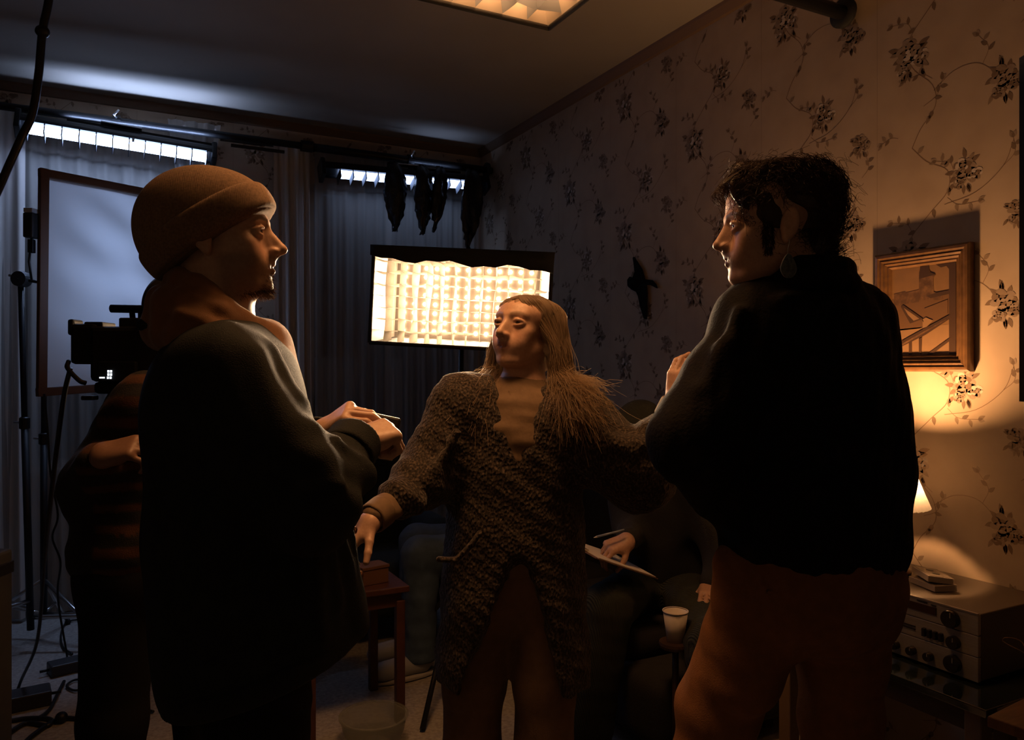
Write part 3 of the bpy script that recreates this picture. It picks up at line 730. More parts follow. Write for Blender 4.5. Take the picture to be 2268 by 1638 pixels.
# slot lamps: the back of each tube also glows through a narrow slot towards the ceiling
def slot(tube, s0, s1, E, n):
    t, ax, sd, dn, up = tube; A, B = (tA, tB) if tube is tube1 else (tC, tD); L = np.linalg.norm(B-A); c0 = -dn*.084
    a, b = A+ax*L*s0+c0, A+ax*L*s1+c0; w = np.array([0, .006, 0]); z = np.array([0, 0, 1.0]); e = np.array([0, .012, 0])
    put('slot', [a-w+z*.004, b-w+z*.004, b+w+z*.004, a+w+z*.004], [[0, 1, 2, 3]], emission('slot glow %s' % E, C_BLUE, E), t, smooth=False)
    put('slot_trough', [a-e-z*.012, b-e-z*.012, b+e-z*.012, a+e-z*.012, a-e+z*.019, b-e+z*.019, b+e+z*.019, a+e+z*.019], [[0, 1, 2, 3], [0, 1, 5, 4], [2, 3, 7, 6], [1, 2, 6, 5], [3, 0, 4, 7]], m_blackfab, t, smooth=False)
    for i in range(1, n):
        p = a+(b-a)*i/n; put('slot_fin', [p-e+z*.005, p+e+z*.005, p+e+z*.019, p-e+z*.019], [[0, 1, 2, 3]], m_blackfab, t, smooth=False)
slot(tube1, .22, 1.0, E_TUBE_SLOT, 7); slot(tube2, .55, .85, E_TUBE_SLOT*.12, 6)
# strips of crumpled black foil wrapped round the second tube
def foil(s0, w, drop, seed, label, skew=0.0):
    rng = np.random.RandomState(seed); t, ax, sd, dn, up = tube2; L = np.linalg.norm(tD-tC); c = tC+ax*L*s0+sd*.062
    nx, nz = 11, 22; vs = []
    for j in range(nz):
        h = j/(nz-1); ww = w*(.55+.75*math.sin(math.pi*min(1, h*1.15))**.8)*(1 if h < .8 else 1-(h-.8)*2.6)
        for i in range(nx):
            q = (i/(nx-1)-.5)*2
            p = c+ax*(q*ww/2+skew*h*drop)+np.array([0, 0, .09-h*(drop+.09)])-np.array([0, 1, 0])*(.012*math.sin(q*3+seed)+.03*h*(1-h)*4*math.cos(q*1.2))
            if h < .22: p = p+np.array([0, .05*(1-h/.22)**2, 0])
            vs.append(p+rng.uniform(-1, 1, 3)*np.array([.006, .013, .006])*(.3+h))
    idx = np.arange(nx*nz).reshape(nz, nx); f = np.stack([idx[:-1, :-1], idx[:-1, 1:], idx[1:, 1:], idx[1:, :-1]], -1).reshape(-1, 4)
    o = put('foil_strip', np.array(vs), f, m_foil, None, smooth=False, label=label, cat='foil', group='black foil on the right tube light')
    sm = o.modifiers.new('s', 'SOLIDIFY'); sm.thickness = .0012
    return o
foil(.405, .115, .36, 1, 'leftmost strip of crumpled black foil on the right tube light')
foil(.585, .105, .37, 2, 'second crumpled black foil strip from the left on the tube light', -.03)
foil(.70, .085, .35, 3, 'third crumpled black foil strip from the left on the tube light', -.16)
foil(.905, .12, .46, 4, 'rightmost and longest crumpled black foil strip on the tube light', -.10)

# ---- softbox behind the woman: shell, LED board, eggcrate
def grid_softbox(name, label, c, R, w, h, depth, nx, ny, led, rows, wob, board_E, led_E, cloth, skirt=True, small=.86):
    """R columns: right, up, front (towards the lit side)"""
    c = np.asarray(c, float); t = thing(name, label, 'softbox', c)
    L = lambda x, y, z: c+R@np.array([x, y, z])
    # shell walls: from the board (smaller) to the front rim
    bw, bh = w*small, h*small
    quads = {'top': ((-1, 1), (1, 1)), 'bottom': ((1, -1), (-1, -1)), 'left': ((-1, -1), (-1, 1)), 'right': ((1, 1), (1, -1))}
    for nm, (p, q) in quads.items():
        mb = MB(); a, b = L(p[0]*bw/2, p[1]*bh/2, -depth), L(q[0]*bw/2, q[1]*bh/2, -depth); d, e = L(p[0]*w/2, p[1]*h/2, .03), L(q[0]*w/2, q[1]*h/2, .03)
        mb.add([a, b, e, d], [[0, 1, 2, 3]]); o = mb.build('shell_side', [m_blackfab, mat('silver lining', (.42, .38, .34), .45)], t)
        o.modifiers.new('s', 'SOLIDIFY').thickness = .006; o.modifiers['s'].offset = 0
        mb = MB(); s_ = .985; a, b = L(p[0]*bw/2*s_, p[1]*bh/2*s_, -depth+.004), L(q[0]*bw/2*s_, q[1]*bh/2*s_, -depth+.004); d, e = L(p[0]*w/2*s_, p[1]*h/2*s_, .028), L(q[0]*w/2*s_, q[1]*h/2*s_, .028)
        mb.add([a, b, e, d], [[0, 1, 2, 3]]); mb.build('lining', mat('silver lining', (.42, .38, .34), .45), t)
    rim = [L(-w/2, -h/2, .03), L(w/2, -h/2, .03), L(w/2, h/2, .03), L(-w/2, h/2, .03)]
    for i in range(4): MB().tube([rim[i], rim[(i+1) % 4]], .008, 8).build('rim', m_blackfab, t, smooth=True)
    MB().box(L(0, 0, -depth-.012), (bw/2, bh/2, .010), R).build('back_plate', m_black, t)
    put('led_board', [L(-bw/2, -bh/2, -depth+.002), L(bw/2, -bh/2, -depth+.002), L(bw/2, bh/2, -depth+.002), L(-bw/2, bh/2, -depth+.002)], [[0, 1, 2, 3]], mat('softbox board %s' % board_E, (.16, .13, .105) if led else (.75, .68, .58), .6, emit=(C_WARM if led else C_TOP, board_E) if board_E else None), t, smooth=False)
    if led:
        me = None; m = emission('softbox led %s' % led_E, C_WARM, led_E, False)
        for i in range(led):
            for j in range(rows):
                p = R@np.array([(-.5+(i+.5)/led)*bw*.94, (-.5+(j+.5)/rows)*bh*.92, -depth+.006])
                if me is None:
                    o = MB().lathe([(.0088, 0), (.0060, .006)], (0, 0, 0), R[:, 2], 6, cap=True).build('led', m, None, smooth=True); me = o.data; o.parent = t
                else:
                    o = bpy.data.objects.new('led', me); COL.objects.link(o); o.parent = t
                o.location = tuple(p)
        for i in range(led):                                         # each LED column throws a forward beam
            ld = bpy.data.lights.new('led_strip', 'AREA'); ld.shape = 'RECTANGLE'; ld.size = .010; ld.size_y = bh*.92; ld.energy = P_LED; ld.color = C_WARM; ld.spread = math.radians(105)
            lo = bpy.data.objects.new('led_strip', ld); COL.objects.link(lo); lo.parent = t; p = R@np.array([(-.5+(i+.5)/led)*bw*.94, 0, -depth+.004])
            lo.matrix_local = Matrix(np.vstack([np.column_stack([-R[:, 0], R[:, 1], -R[:, 2], p]), [0, 0, 0, 1]]).tolist())
    # eggcrate of soft cloth strips
    rng = random.Random(3); gd = depth*.42 if led else depth*.50
    def strip(fn, n=18):
        vs = []
        for i in range(n+1):
            u = i/n; x, y, bx, by = fn(u); vs.append(L(x, y, .022)); vs.append(L(bx, by, .022-gd))
        return np.array(vs), [[2*i, 2*i+2, 2*i+3, 2*i+1] for i in range(n)]
    for i in range(1, nx):
        x = -w/2+w*i/nx; a, b, k = rng.uniform(-wob, wob), rng.uniform(-wob, wob), rng.uniform(0, 6)
        v, f = strip(lambda u: (x+a*math.sin(9*u+k), (u-.5)*h*.98, x*.95+b*math.sin(7*u+k), (u-.5)*h*.93)); put('grid_strip', v, f, cloth, t)
    for j in range(1, ny):
        y = -h/2+h*j/ny; a, b, k = rng.uniform(-wob, wob), rng.uniform(-wob, wob), rng.uniform(0, 6)
        v, f = strip(lambda u: ((u-.5)*w*.98, y+a*math.sin(11*u+k)+wob*.6*math.cos(2*math.pi*u*nx*.5), (u-.5)*w*.93, y*.95+b*math.sin(8*u+k)), 36); put('grid_strip', v, f, cloth, t)
    return t, L
cS = P(1021, 663, 3.10); toC = np.array([0, 0, CAM_H])-cS; toC[2] = 0; toC /= np.linalg.norm(toC)
fr = rotz(math.radians(-9))@toC; fr = fr+np.array([0, 0, -.03]); fr /= np.linalg.norm(fr)
rt = np.cross([0, 0, 1.0], fr); rt /= np.linalg.norm(rt); up = np.cross(fr, rt); ro = math.radians(-3.2)
rt, up = rt*math.cos(ro)+up*math.sin(ro), up*math.cos(ro)-rt*math.sin(ro)
soft, Ls = grid_softbox('softbox', 'glowing warm LED softbox with cloth grid behind the woman', cS, np.stack([rt, up, fr], 1), .72, .385, .16, 13, 8, 13, 8, .006, .12, E_LED, sheer('warm grid cloth', (.26, .235, .20), 1.0, .35))
# front skirt of the softbox folds down over the top edge
mb = MB(); n = 16; vs = []
for i in range(n+1):
    u = i/n-.5; sag = .056+.008*math.sin(u*17)+.005*math.sin(u*40)+.02*u
    vs += [Ls(u*.74, .205, .0), Ls(u*.74, .200, .048), Ls(u*.735, .193-sag, .052)]
mb.add(vs, [[3*i+k, 3*i+3+k, 3*i+4+k, 3*i+1+k] for i in range(n) for k in (0, 1)]); o = mb.build('skirt', m_blackfab, soft, smooth=True); o.modifiers.new('s', 'SOLIDIFY').thickness = .004
st = thing('light_stand', 'black light stand carrying the glowing softbox', 'stand', (cS[0], cS[1], 0)); sb = Ls(-.02, -.19, -.20)
foot = np.array([sb[0]-.03, sb[1], 0])
MB().tube([foot+np.array([0, 0, .12]), sb], [.016, .011], 10).build('pole', m_black, st, smooth=True)
MB().box(Ls(0, 0, -.205), (.03, .05, .03), np.stack([rt, up, fr], 1), bev=.006).build('yoke', m_black, st)
for k, a in enumerate((YAW+3.55, YAW+1.4, YAW+5.4)):
    e = foot+np.array([math.cos(a)*.44, math.sin(a)*.44, .012]); MB().tube([foot+np.array([0, 0, .42]), e], .011, 8).build('leg', m_black, st, smooth=True)
    MB().tube([foot+np.array([0, 0, .14]), foot*.55+e*.45+np.array([0, 0, .12])], .007, 8).build('brace', m_black, st, smooth=True)
# ---- softbox under the ceiling, lit side down
Rt = np.stack([np.array([1.0, 0, 0]), np.array([0, -1.0, 0]), np.array([0, 0, -1.0])], 1)
top, Lt = grid_softbox('softbox', 'dim downward softbox hanging under the ceiling at the top edge', (.742, 1.692, 2.39), Rt, .80, .55, .14, 10, 7, 0, 0, .012, E_TOP, 0, sheer('dim grid cloth', (.22, .25, .30), 1.0, .35))
MB().tube([(.74, 1.80, 2.53), (.74, 1.83, 2.56), (.74, 1.866, 2.585)], .010, 8).build('hanger', m_black, top, smooth=True)
# ------------------------------------------------------------------ people
m_denim = mat('dark denim', (.017, .021, .022), .85, noise=(35, (.010, .0125, .0135), .3, .75), bump=('noise', 420, .35), sheen=.0, spec=.2)
m_hood = mat('brown hoodie cotton', (.22, .098, .040), .9, noise=(30, (.17, .075, .03), .3, .7), bump=('noise', 500, .2), sheen=.2)
m_knitcap = mat('brown knit wool', (.28, .17, .095), .95, noise=(220, (.17, .10, .055), .35, .7), bump=('wave', 210, .4, (1, 1, .6)), sheen=.1)
m_blacktr = mat('black trousers', (.008, .008, .009), .9, spec=.15)
m_shoe = mat('black shoe', (.015, .015, .016), .5); m_sole = mat('pale rubber sole', (.35, .34, .32), .7)
# ---- man with the beanie (left)
def man_beanie():
    d = 1.5; t = person('man in brown beanie, denim jacket and hoodie, standing in profile at left', V(535, 1300, d)[:2])
    T = Xf(V(484, 524, d), head_frame(7, 4, 0), 1.03)
    a = math.radians(20); f = np.array([math.cos(a), math.sin(a), 0]); r = np.array([math.sin(a), -math.cos(a), 0]); up = np.array([0, 0, 1.0]); M = np.stack([r, f, up], 1)
    N = V(468, 672, d); ch = np.array([-.545, 1.5, 1.265]); be = np.array([-.533, 1.5, 1.06]); pe = np.array([-.515, 1.5, .91])
    shr, shl = ch+r*.165+up*.088-f*.015, ch-r*.165+up*.088-f*.015
    elr, ell_ = V(690, 1125, 1.305), V(640, 1130, 1.74); wr, wl = V(784, 980, 1.47), V(712, 960, 1.60)
    J = dict(neck=N, chest=ch, belly=be, pelvis=pe, shl=shl, shr=shr, elr=elr, ell=ell_)
    for q, s in (('r', 1), ('l', -1)):
        J['hip'+q] = pe+r*s*.085+up*-.03; J['knee'+q] = np.array([pe[0], pe[1], .49])+r*s*.10+f*.03; J['ank'+q] = np.array([pe[0], pe[1], .08])+r*s*.11-f*.0
    hands = [dict(wrist=wr, elbow=elr, f=(.72, .52, .22), back=(.25, -.35, .90), side=-1, curl=((1.05, 1.45, .9), (1.15, 1.45, .9), (1.2, 1.45, .9), (1.25, 1.45, .9)), thumb=(.5, .6)),
             dict(wrist=wl, elbow=ell_, f=(.72, -.30, .52), back=(-.35, -.45, .85), side=1, curl=((.75, .55, .35), (.8, .6, .35), (.9, .65, .4), (1.0, .7, .4)), thumb=(.9, .4))]
    body(t, J, T, hands, 'skin', dict(brow=1.1, jaw=1.02, chin=1.15, nose=1.06, mouth_open=.25, lips=1.2), dict(base=(.56, .35, .245), stubble=((.16, .095, .06), .55)), gaze=(-.05, 1, .06))
    # beard
    rng = np.random.RandomState(4); pts = []
    for _ in range(1800):
        u = rng.uniform(-1, 1); z = -.112+rng.uniform(0, 1)**1.5*.042; y = .076-.052*u*u-.10*max(0, z+.085)*.3+rng.normal()*.002; x = u*.042
        p0 = np.array([x, y+.008*(1-u*u), z]); dr = np.array([u*.25, .55, -.6])+rng.normal(size=3)*.3; dr /= np.linalg.norm(dr); L = rng.uniform(.007, .017)
        pts.append([T(*(p0-dr*.006)), T(*(p0+dr*L*.5)), T(*(p0+dr*L+np.array([0, .001, -.002])))])
    v, fc = strand_mesh(bez(np.array(pts), 5), .0006, .0003); put('beard', vw(v), fc, mat('brown beard hair', (.13, .075, .042), .6), t, kind='stuff')
    # beanie
    F = Field(*box_of([T.o], .19), .0045)
    F.ell(T(0, -.022, .040), np.array([.0905, .116, .094])*1.03, T.M, .01); F.ell(T(0, -.048, .006), np.array([.089, .099, .100])*1.03, T.M, .04); F.ell(T(0, .02, .035), np.array([.080, .083, .078])*1.03, T.M, .02)
    nb = T.M@np.array([0, .60, -1.0]); pb = T(0, .088, .034); F.cut(pb, nb, .004)
    cap_o = garment('beanie', F, m_knitcap, t)
    F = Field(*box_of([T.o], .20), .0045)
    F.ell(T(0, -.022, .040), np.array([.0965, .122, .1])*1.03, T.M, .01); F.ell(T(0, -.046, .002), np.array([.0945, .104, .106])*1.03, T.M, .04); F.ell(T(0, .022, .033), np.array([.087, .0905, .085])*1.03, T.M, .02)
    F.cut(pb-nb*.004, nb, .008); F.cut(pb-nb/np.linalg.norm(nb)*.062, -nb, .010); garment('cuff', F, m_knitcap, cap_o)
    # hoodie: body, hood rolled round the neck, hem below the jacket
    F = Field(*box_of([N, ch, pe], .32), .007)
    F.ell(ch, (.185, .125, .18), M, .05); F.ell(be, (.17, .13, .20), M, .05); F.ell(pe, (.175, .135, .14), M, .05)
    ring = lambda cx, cz, a0, b0, tilt, n=18: [N+r*(a0*math.sin(w))+f*(cx+b0*math.cos(w))+up*(cz-tilt*math.cos(w)) for w in np.linspace(0, 2*math.pi, n)]
    F.path(ring(.018, -.010, .074, .078, .058), .024, .012); F.path(ring(.005, -.050, .094, .094, .055), .027, .012)
    F.path(ring(.005, -.088, .108, .092, .03), .030, .02)
    F.path([N-f*.070-up*.02-r*.05, N-f*.082-up*.04, N-f*.070+r*.05-up*.02], .034, .03); F.path([N+r*.112-f*.05-up*.028, N+r*.125+f*.015-up*.06, N+r*.105+f*.075-up*.095, N+r*.06+f*.12-up*.15], [.012, .016, .016, .010], .008); F.path([N+r*.085-f*.05+up*.012, N+r*.100+f*.02-up*.022, N+r*.075+f*.085-up*.062], [.010, .014, .010], .008)
    F.cap(N+f*.10-up*.09, .05, ch+f*.11-up*.05, .04, .05)
    F.cap(T(0, -.02, -.03), .050, N+up*.02, .058, .012, 'sub')
    F.cut(pe-up*.135, (0, 0, -1)); F.warp(waves(3, .0022, 22)); hood = garment('hoodie', F, m_hood, t)
    for s in (.0, 1.0):
        p = [N+r*(.055+.012*s)+f*.118-up*.105, N+r*(.050+.03*s)+f*.142-up*.15, N+r*(.045+.03*s)+f*.150-up*(.21+.05*s)]
        MB().tube([vw(q) for q in spline(p, 4)], .0028, 6).build('drawstring', mat('tan cord', (.40, .25, .13), .8), hood, smooth=True)
    # denim jacket
    F = Field(*box_of([N, shl, shr, elr, ell_, wr, wl, pe-up*.25], .20), .0068)
    F.ell(ch-f*.012, (.215, .155, .19), M, .06); F.ell(be, (.215, .172, .21), M, .07); F.ell(pe+f*.015-up*.0, (.222, .192, .21), M, .07); F.ell(pe+f*.02-up*.12, (.222, .19, .19), M, .05)
    F.cap(shl+up*.0, .060, shr+up*.0, .064, .06); F.cap(shr-up*.012, .077, elr, .074, .05); F.cap(shl-up*.01, .080, ell_, .074, .05)
    cr = elr+(wr-elr)*.84; F.cap(elr, .073, cr, .050, .035); cl = ell_+(wl-ell_)*.84; F.cap(ell_, .073, cl, .050, .035)
    # big soft folds: elbow, sleeve, front panels
    for p, q, r0 in ((V(660, 900, 1.36), V(672, 1005, 1.30), .015), (V(690, 960, 1.30), V(745, 1075, 1.25), .020), (V(700, 1020, 1.27), V(815, 1065, 1.38), .022), (V(690, 1085, 1.26), V(770, 1120, 1.30), .018),
                     (V(745, 980, 1.33), V(812, 1040, 1.38), .014), (V(560, 790, 1.31), V(655, 1000, 1.27), .014), (V(600, 780, 1.38), V(640, 900, 1.36), .012),
                     (V(715, 1130, 1.40), V(735, 1330, 1.40), .014), (V(745, 1160, 1.45), V(790, 1380, 1.47), .012), (V(690, 1200, 1.36), V(700, 1400, 1.36), .012)):
        F.cap(p, r0, q, r0*.8, .035)
    F.cap(V(790, 1385, 1.50), .02, V(765, 1150, 1.50), .012, .03)
    # open neck and front
    F.ell(N+up*.05, (.100, .100, .115), M, .02, 'sub'); F.path([N+f*.12-up*.03-r*.03, ch+f*.17+up*.05-r*.05, be+f*.20-r*.06, pe+f*.24-up*.2-r*.05], [.045, .014, .008, .02], .006, 'sub')
    hem = pe.copy(); hem[2] = .758; F.cut(hem, np.array([.335, 0, -1.0])); F.ell(hem-up*.02, (.19, .16, .04), M, .01, 'sub')
    F.warp(waves(7, .0022, 26)); jk = garment('jacket', F, m_denim, t)
    for c, e, w in ((cr, elr, wr), (cl, ell_, wl)):
        ax = (w-e)/np.linalg.norm(w-e); F = Field(*box_of([c, w], .11), .005); F.cap(c-ax*.012, .055, c+ax*.040, .053, .01); F.cut(c+ax*.042, ax, .006); F.cut(c-ax*.014, -ax, .006); F.cap(c+ax*.02, .043, c+ax*.12, .046, .004, 'sub'); garment('cuff', F, m_denim, jk)
    hs = hem+np.array([0, 0, 0])
    F = Field(*box_of([hem], .30), .0065); F.ell(pe+f*.02-up*.10, (.229, .197, .20), M, .02); F.ell(pe+f*.02-up*.10, (.205, .175, .2), M, .006, 'sub'); F.cut(hem-up*.006, np.array([.335, 0, -1.0])); F.cut(hem+up*.04, np.array([-.335, 0, 1.0])); garment('waistband', F, m_denim, jk)
    # collar of the jacket
    F = Field(*box_of([N, ch], .26), .006)
    for s in (1, -1): F.path([N-f*.115-up*.045+r*s*.02, N+r*s*.105-up*.065-f*.03, N+r*s*.085+f*.105-up*.13, N+r*s*.055+f*.155-up*.20], [.016, .018, .020, .012], .02, flat=(up, .9))
    garment('collar', F, m_denim, jk)
    for k in range(5):
        p = V(676+k*27, 1000+k*100, 1.40+.02*k); q = be+f*(.195+.012*k)+r*.03; q[2] = p[2]; MB().lathe([(.0001, .003), (.007, .003), (.008, 0)], vw(q), vw(f*.8+r*.6), 10).build('button', mat('copper', (.5, .27, .15), .35, metal=1), jk, smooth=True)
    # trousers and shoes
    F = Field(*box_of([pe]+[J[k] for k in J if 'ank' in k], .20), .010)
    F.ell(pe-up*.02, (.18, .135, .15), M, .05)
    for q in 'lr': F.cap(J['hip'+q], .105, J['knee'+q], .085, .05); F.cap(J['knee'+q], .084, J['ank'+q]-up*.02, .078, .03)
    F.cut((0, 0, .05), (0, 0, -1)); F.cut(pe+up*.10, up); F.warp(waves(9, .003, 18)); garment('trousers', F, m_blacktr, t)
    for q in 'lr': shoe(t, J['ank'+q], f, m_shoe, m_sole)
man_beanie()
c = V(842, 966, 1.60); ex = np.array([.93, .25, -.22]); ez = np.array([.15, .25, .95]); ez -= ex*(ez@ex)/(ex@ex); ex /= np.linalg.norm(ex); ez /= np.linalg.norm(ez); ey = np.cross(ez, ex)
nb_ = thing('notebook', 'black flat notebook held in the hands of the man in the beanie', 'notebook', vw(c))
MB().box(vw(c), (.036, .007, .046), np.stack([vw(ex), vw(ey), vw(ez)], 1), bev=.006).build('cover', mat('black leather', (.012, .012, .012), .45), nb_)
MB().box(vw(c+ey*.001), (.0345, .005, .0445), np.stack([vw(ex), vw(ey), vw(ez)], 1)).build('pages', mat('paper', (.5, .46, .40), .8), nb_)

# ---- woman in the knitted cardigan (middle)
m_knit = mat('brown mottled knit', (.015, .0105, .008), .95, noise=(190, (.085, .062, .045), .47, .67, (1, 1, .55)), bump=('voronoi', 130, 1.0, (1, 1, .7)), sheen=.08)
m_shirt = mat('tan shirt', (.17, .11, .063), .85, noise=(50, (.14, .09, .05), .3, .7), bump=('noise', 120, .15))
m_tanpants = mat('tan trousers', (.15, .092, .055), .9, noise=(40, (.12, .073, .044), .3, .7), bump=('noise', 300, .2))
def hair_material(name, c, c2, tr=.35):
    m = bpy.data.materials.new(name); m.use_nodes = True; nt = m.node_tree; b = nt.nodes['Principled BSDF']
    b.inputs['Base Color'].default_value = (*c, 1); b.inputs['Roughness'].default_value = .42; b.inputs['Specular IOR Level'].default_value = .4
    t = nt.nodes.new('ShaderNodeBsdfTranslucent'); t.inputs[0].default_value = (*c2, 1); mx = nt.nodes.new('ShaderNodeMixShader'); mx.inputs[0].default_value = tr
    nt.links.new(b.outputs[0], mx.inputs[1]); nt.links.new(t.outputs[0], mx.inputs[2]); nt.links.new(mx.outputs[0], nt.nodes['Material Output'].inputs[0]); return m
def woman():
    d = 2.15; t = person('woman with long grey hair and mottled knitted cardigan, arms spread, before the softbox', V(1145, 1300, d)[:2])
    sc = 1.05; T = Xf(V(1165, 727, 2.19), head_frame(-126, 8, 2), sc)
    f = np.array([-.10, -.995, 0]); f /= np.linalg.norm(f); up = np.array([0, 0, 1.0]); r = np.cross(f, up); M = np.stack([r, f, up], 1)
    N = V(1155, 868, 2.19); ch = V(1148, 985, 2.18); be = V(1140, 1130, 2.18); pe = V(1135, 1255, 2.18)
    shr, shl = V(1020, 893, 2.16), V(1283, 915, 2.18)           # her right shoulder is on the left of the picture
    elr, ell_ = V(940, 1058, 2.10), V(1418, 1050, 2.12); wr, wl = V(822, 1150, 1.90), V(1497, 890, 2.06)
    J = dict(neck=N, chest=ch, belly=be, pelvis=pe, shl=shl, shr=shr, elr=elr, ell=ell_)
    for q, s in (('r', 1), ('l', -1)):
        J['hip'+q] = pe+r*s*.085-up*.03; J['knee'+q] = np.array([pe[0]-.01, pe[1]-.01, .46])+r*s*.10; J['ank'+q] = np.array([pe[0]-.02, pe[1]-.02, .075])+r*s*.105
    hands = [dict(wrist=wr, elbow=elr, f=(-.50, -.25, -.62), back=(-.62, -.25, .62), side=-1, s=.94, curl=((.35, .45, .3), (.45, .55, .35), (.55, .6, .4), (.6, .65, .4)), thumb=(.3, .2)),
             dict(wrist=wl, elbow=ell_, f=(.08, -.05, 1.0), back=(-.80, -.60, .0), side=-1, s=.94, spread=.03, curl=((.5, .7, .5), (.5, .7, .5), (.55, .75, .5), (.6, .75, .5)), thumb=(.5, .3))]
    body(t, J, T, hands, 'skin', dict(brow=.8, jaw=.90, chin=.95, nose=1.06, cheek=.93, lips=.85, crown=.034), dict(base=(.52, .33, .235), lip=(.36, .17, .13), brow=(.20, .15, .11), brow_w=.6), gaze=(-.1, 1, .10), R=.90)
    # shirt under the cardigan, with long sleeves
    F = Field(*box_of([N, shl, shr, elr, ell_, wr, wl, pe], .16), .007)
    F.ell(ch+f*.02, (.165, .112, .19), M, .05); F.ell(be+f*.02, (.152, .115, .18), M, .05); F.ell(pe, (.165, .125, .13), M, .05); F.cap(shl, .055, shr, .055, .05); F.cap(N-up*.01, .066, ch, .09, .04)
    for s, e, w in ((shr, elr, wr), (shl, ell_, wl)): F.cap(s, .055, e, .045, .03); F.cap(e, .047, e+(w-e)*.93, .036, .02)
    F.cap(N-up*.03, .050, N+up*.10, .060, .008, 'sub'); F.warp(waves(5, .0022, 34)); sh = garment('shirt', F, m_shirt, t)
    F = Field(*box_of([N], .12), .004); F.path([N-up*.012+r*.068*math.cos(w)+f*(.066*math.sin(w)+.008)-up*.016*math.sin(w) for w in np.linspace(0, 6.2832, 17)], .008, .006); garment('collar', F, mat('dark collar rib', (.12, .07, .045), .9), sh)
    for s_, e, w in ((1, elr, wr), (-1, ell_, wl)):
        ax = (w-e)/np.linalg.norm(w-e); c = e+(w-e)*.90; F = Field(*box_of([c], .08), .004); F.cap(c-ax*.025, .041, c+ax*.02, .040, .006); F.cut(c+ax*.024, ax); F.cut(c-ax*.03, -ax); F.cap(c, .032, c+ax*.08, .034, .003, 'sub'); garment('cuff', F, m_shirt, sh)
    # cardigan
    F = Field(*box_of([N, shl, shr, elr, ell_, wr, wl, pe-up*.48], .19), .0072)
    F.ell(ch, (.195, .135, .20), M, .06); F.ell(be, (.195, .145, .22), M, .06); F.ell(pe-up*.02, (.205, .150, .22), M, .06); F.ell(pe-up*.26, (.215, .155, .26), M, .06)
    F.cap(pe-up*.1+r*.07, .12, pe-up*.5+r*.085, .125, .05); F.cap(pe-up*.1-r*.07, .12, pe-up*.5-r*.085, .125, .05)
    F.cap(shl, .068, shr, .070, .06)
    F.cap(shr, .078, elr, .076, .05); wc = elr+(wr-elr)*.52; F.cap(elr, .078, wc, .058, .04)
    F.cap(shl, .080, ell_, .088, .05); wc2 = ell_+(wl-ell_)*.48; F.cap(ell_, .090, wc2, .070, .04); F.cap(ell_-up*.015, .07, V(1330, 1010, 2.12), .085, .05)
    for p, q, r0 in ((V(1300, 940, 2.07), V(1400, 1000, 2.02), .018), (V(1320, 985, 2.05), V(1425, 985, 2.02), .018), (V(1330, 1030, 2.05), V(1430, 1040, 2.02), .016), (V(900, 1040, 2.04), V(960, 1075, 2.02), .018), (V(880, 1085, 1.98), V(930, 1120, 1.99), .016), (V(1010, 960, 2.03), V(960, 1050, 2.02), .014)): F.cap(p, r0, q, r0, .03)
    fc = f*.20
    F.path([V(1150, 830, 2.12), V(1150, 890, 2.07), V(1151, 960, 2.03), V(1152, 1060, 2.005), V(1152, 1150, 1.99)], [.066, .050, .038, .024, .010], .010, 'sub')
    F.path([V(1150, 1190, 1.985), V(1152, 1280, 2.02), V(1145, 1390, 2.05), V(1130, 1530, 2.06)], [.010, .040, .082, .14], .012, 'sub')
    F.ell(N+up*.045+f*.01, (.078, .078, .085), M, .02, 'sub'); F.cut(pe-up*.315, (0, .05, -1)); F.ell(pe-up*.33, (.19, .12, .05), M, .01, 'sub')
    for c, e, rr in ((wc, elr, .05), (wc2, ell_, .06)): ax = (c-e)/np.linalg.norm(c-e); F.cut_local(c+ax*.045, ax, .11) if hasattr(F, 'cut_local') else None
    F.warp(waves(6, .0030, 24)); cd = garment('cardigan', F, m_knit, t)
    F = Field(*box_of([V(1000, 1270, 2.0), V(1080, 1180, 2.0)], .05), .004); F.path([V(972, 1238, 1.995), V(1010, 1240, 1.985), V(1045, 1205, 1.985), V(1062, 1180, 1.99)], .008, .006); garment('pocket_edge', F, m_knit, cd)
    # trousers and shoes
    F = Field(*box_of([pe]+[J[k] for k in J if 'ank' in k], .20), .010)
    F.ell(pe-up*.02, (.165, .125, .14), M, .05)
    for q in 'lr': F.cap(J['hip'+q], .098, J['knee'+q], .082, .05); F.cap(J['knee'+q], .082, J['ank'+q]-up*.02, .095, .03)
    F.cut((0, 0, .05), (0, 0, -1)); F.cut(pe+up*.10, up); F.warp(waves(4, .003, 20)); garment('trousers', F, m_tanpants, t)
    for q in 'lr': shoe(t, J['ank'+q], f, m_shoe, m_sole)
    # hair: a close cap, then long loose strands falling over both shoulders
    m_hair = hair_material('grey blond hair', (.33, .26, .19), (.80, .66, .50), .60)
    F = Field(*box_of([T.o], .20), .0045)
    F.ell(T(0, -.024, .024), np.array([.0765, .095, .0600])*1.06, T.M, .01); F.ell(T(0, -.055, -.03), np.array([.072, .058, .085])*1.06, T.M, .04); F.ell(T(.004, .026, .046), np.array([.060, .053, .030])*1.06, T.M, .02)
    for q in (-1, 1): F.cap(T(q*.052, .012, .048), .024, T(q*.080, -.016, -.05), .015, .03); F.cap(T(q*.080, -.02, -.05), .015, T(q*.090, -.03, -.16), .015, .03)
    F.ell(T(-.004, .090, -.034), np.array((.057, .072, .080))*1.04, T.M, .010, 'sub'); F.warp(waves(8, .0018, 60)); hb = garment('hair', F, m_hair, t)
    rng = np.random.RandomState(2); n = 2900; pts = np.zeros((n, 7, 3))
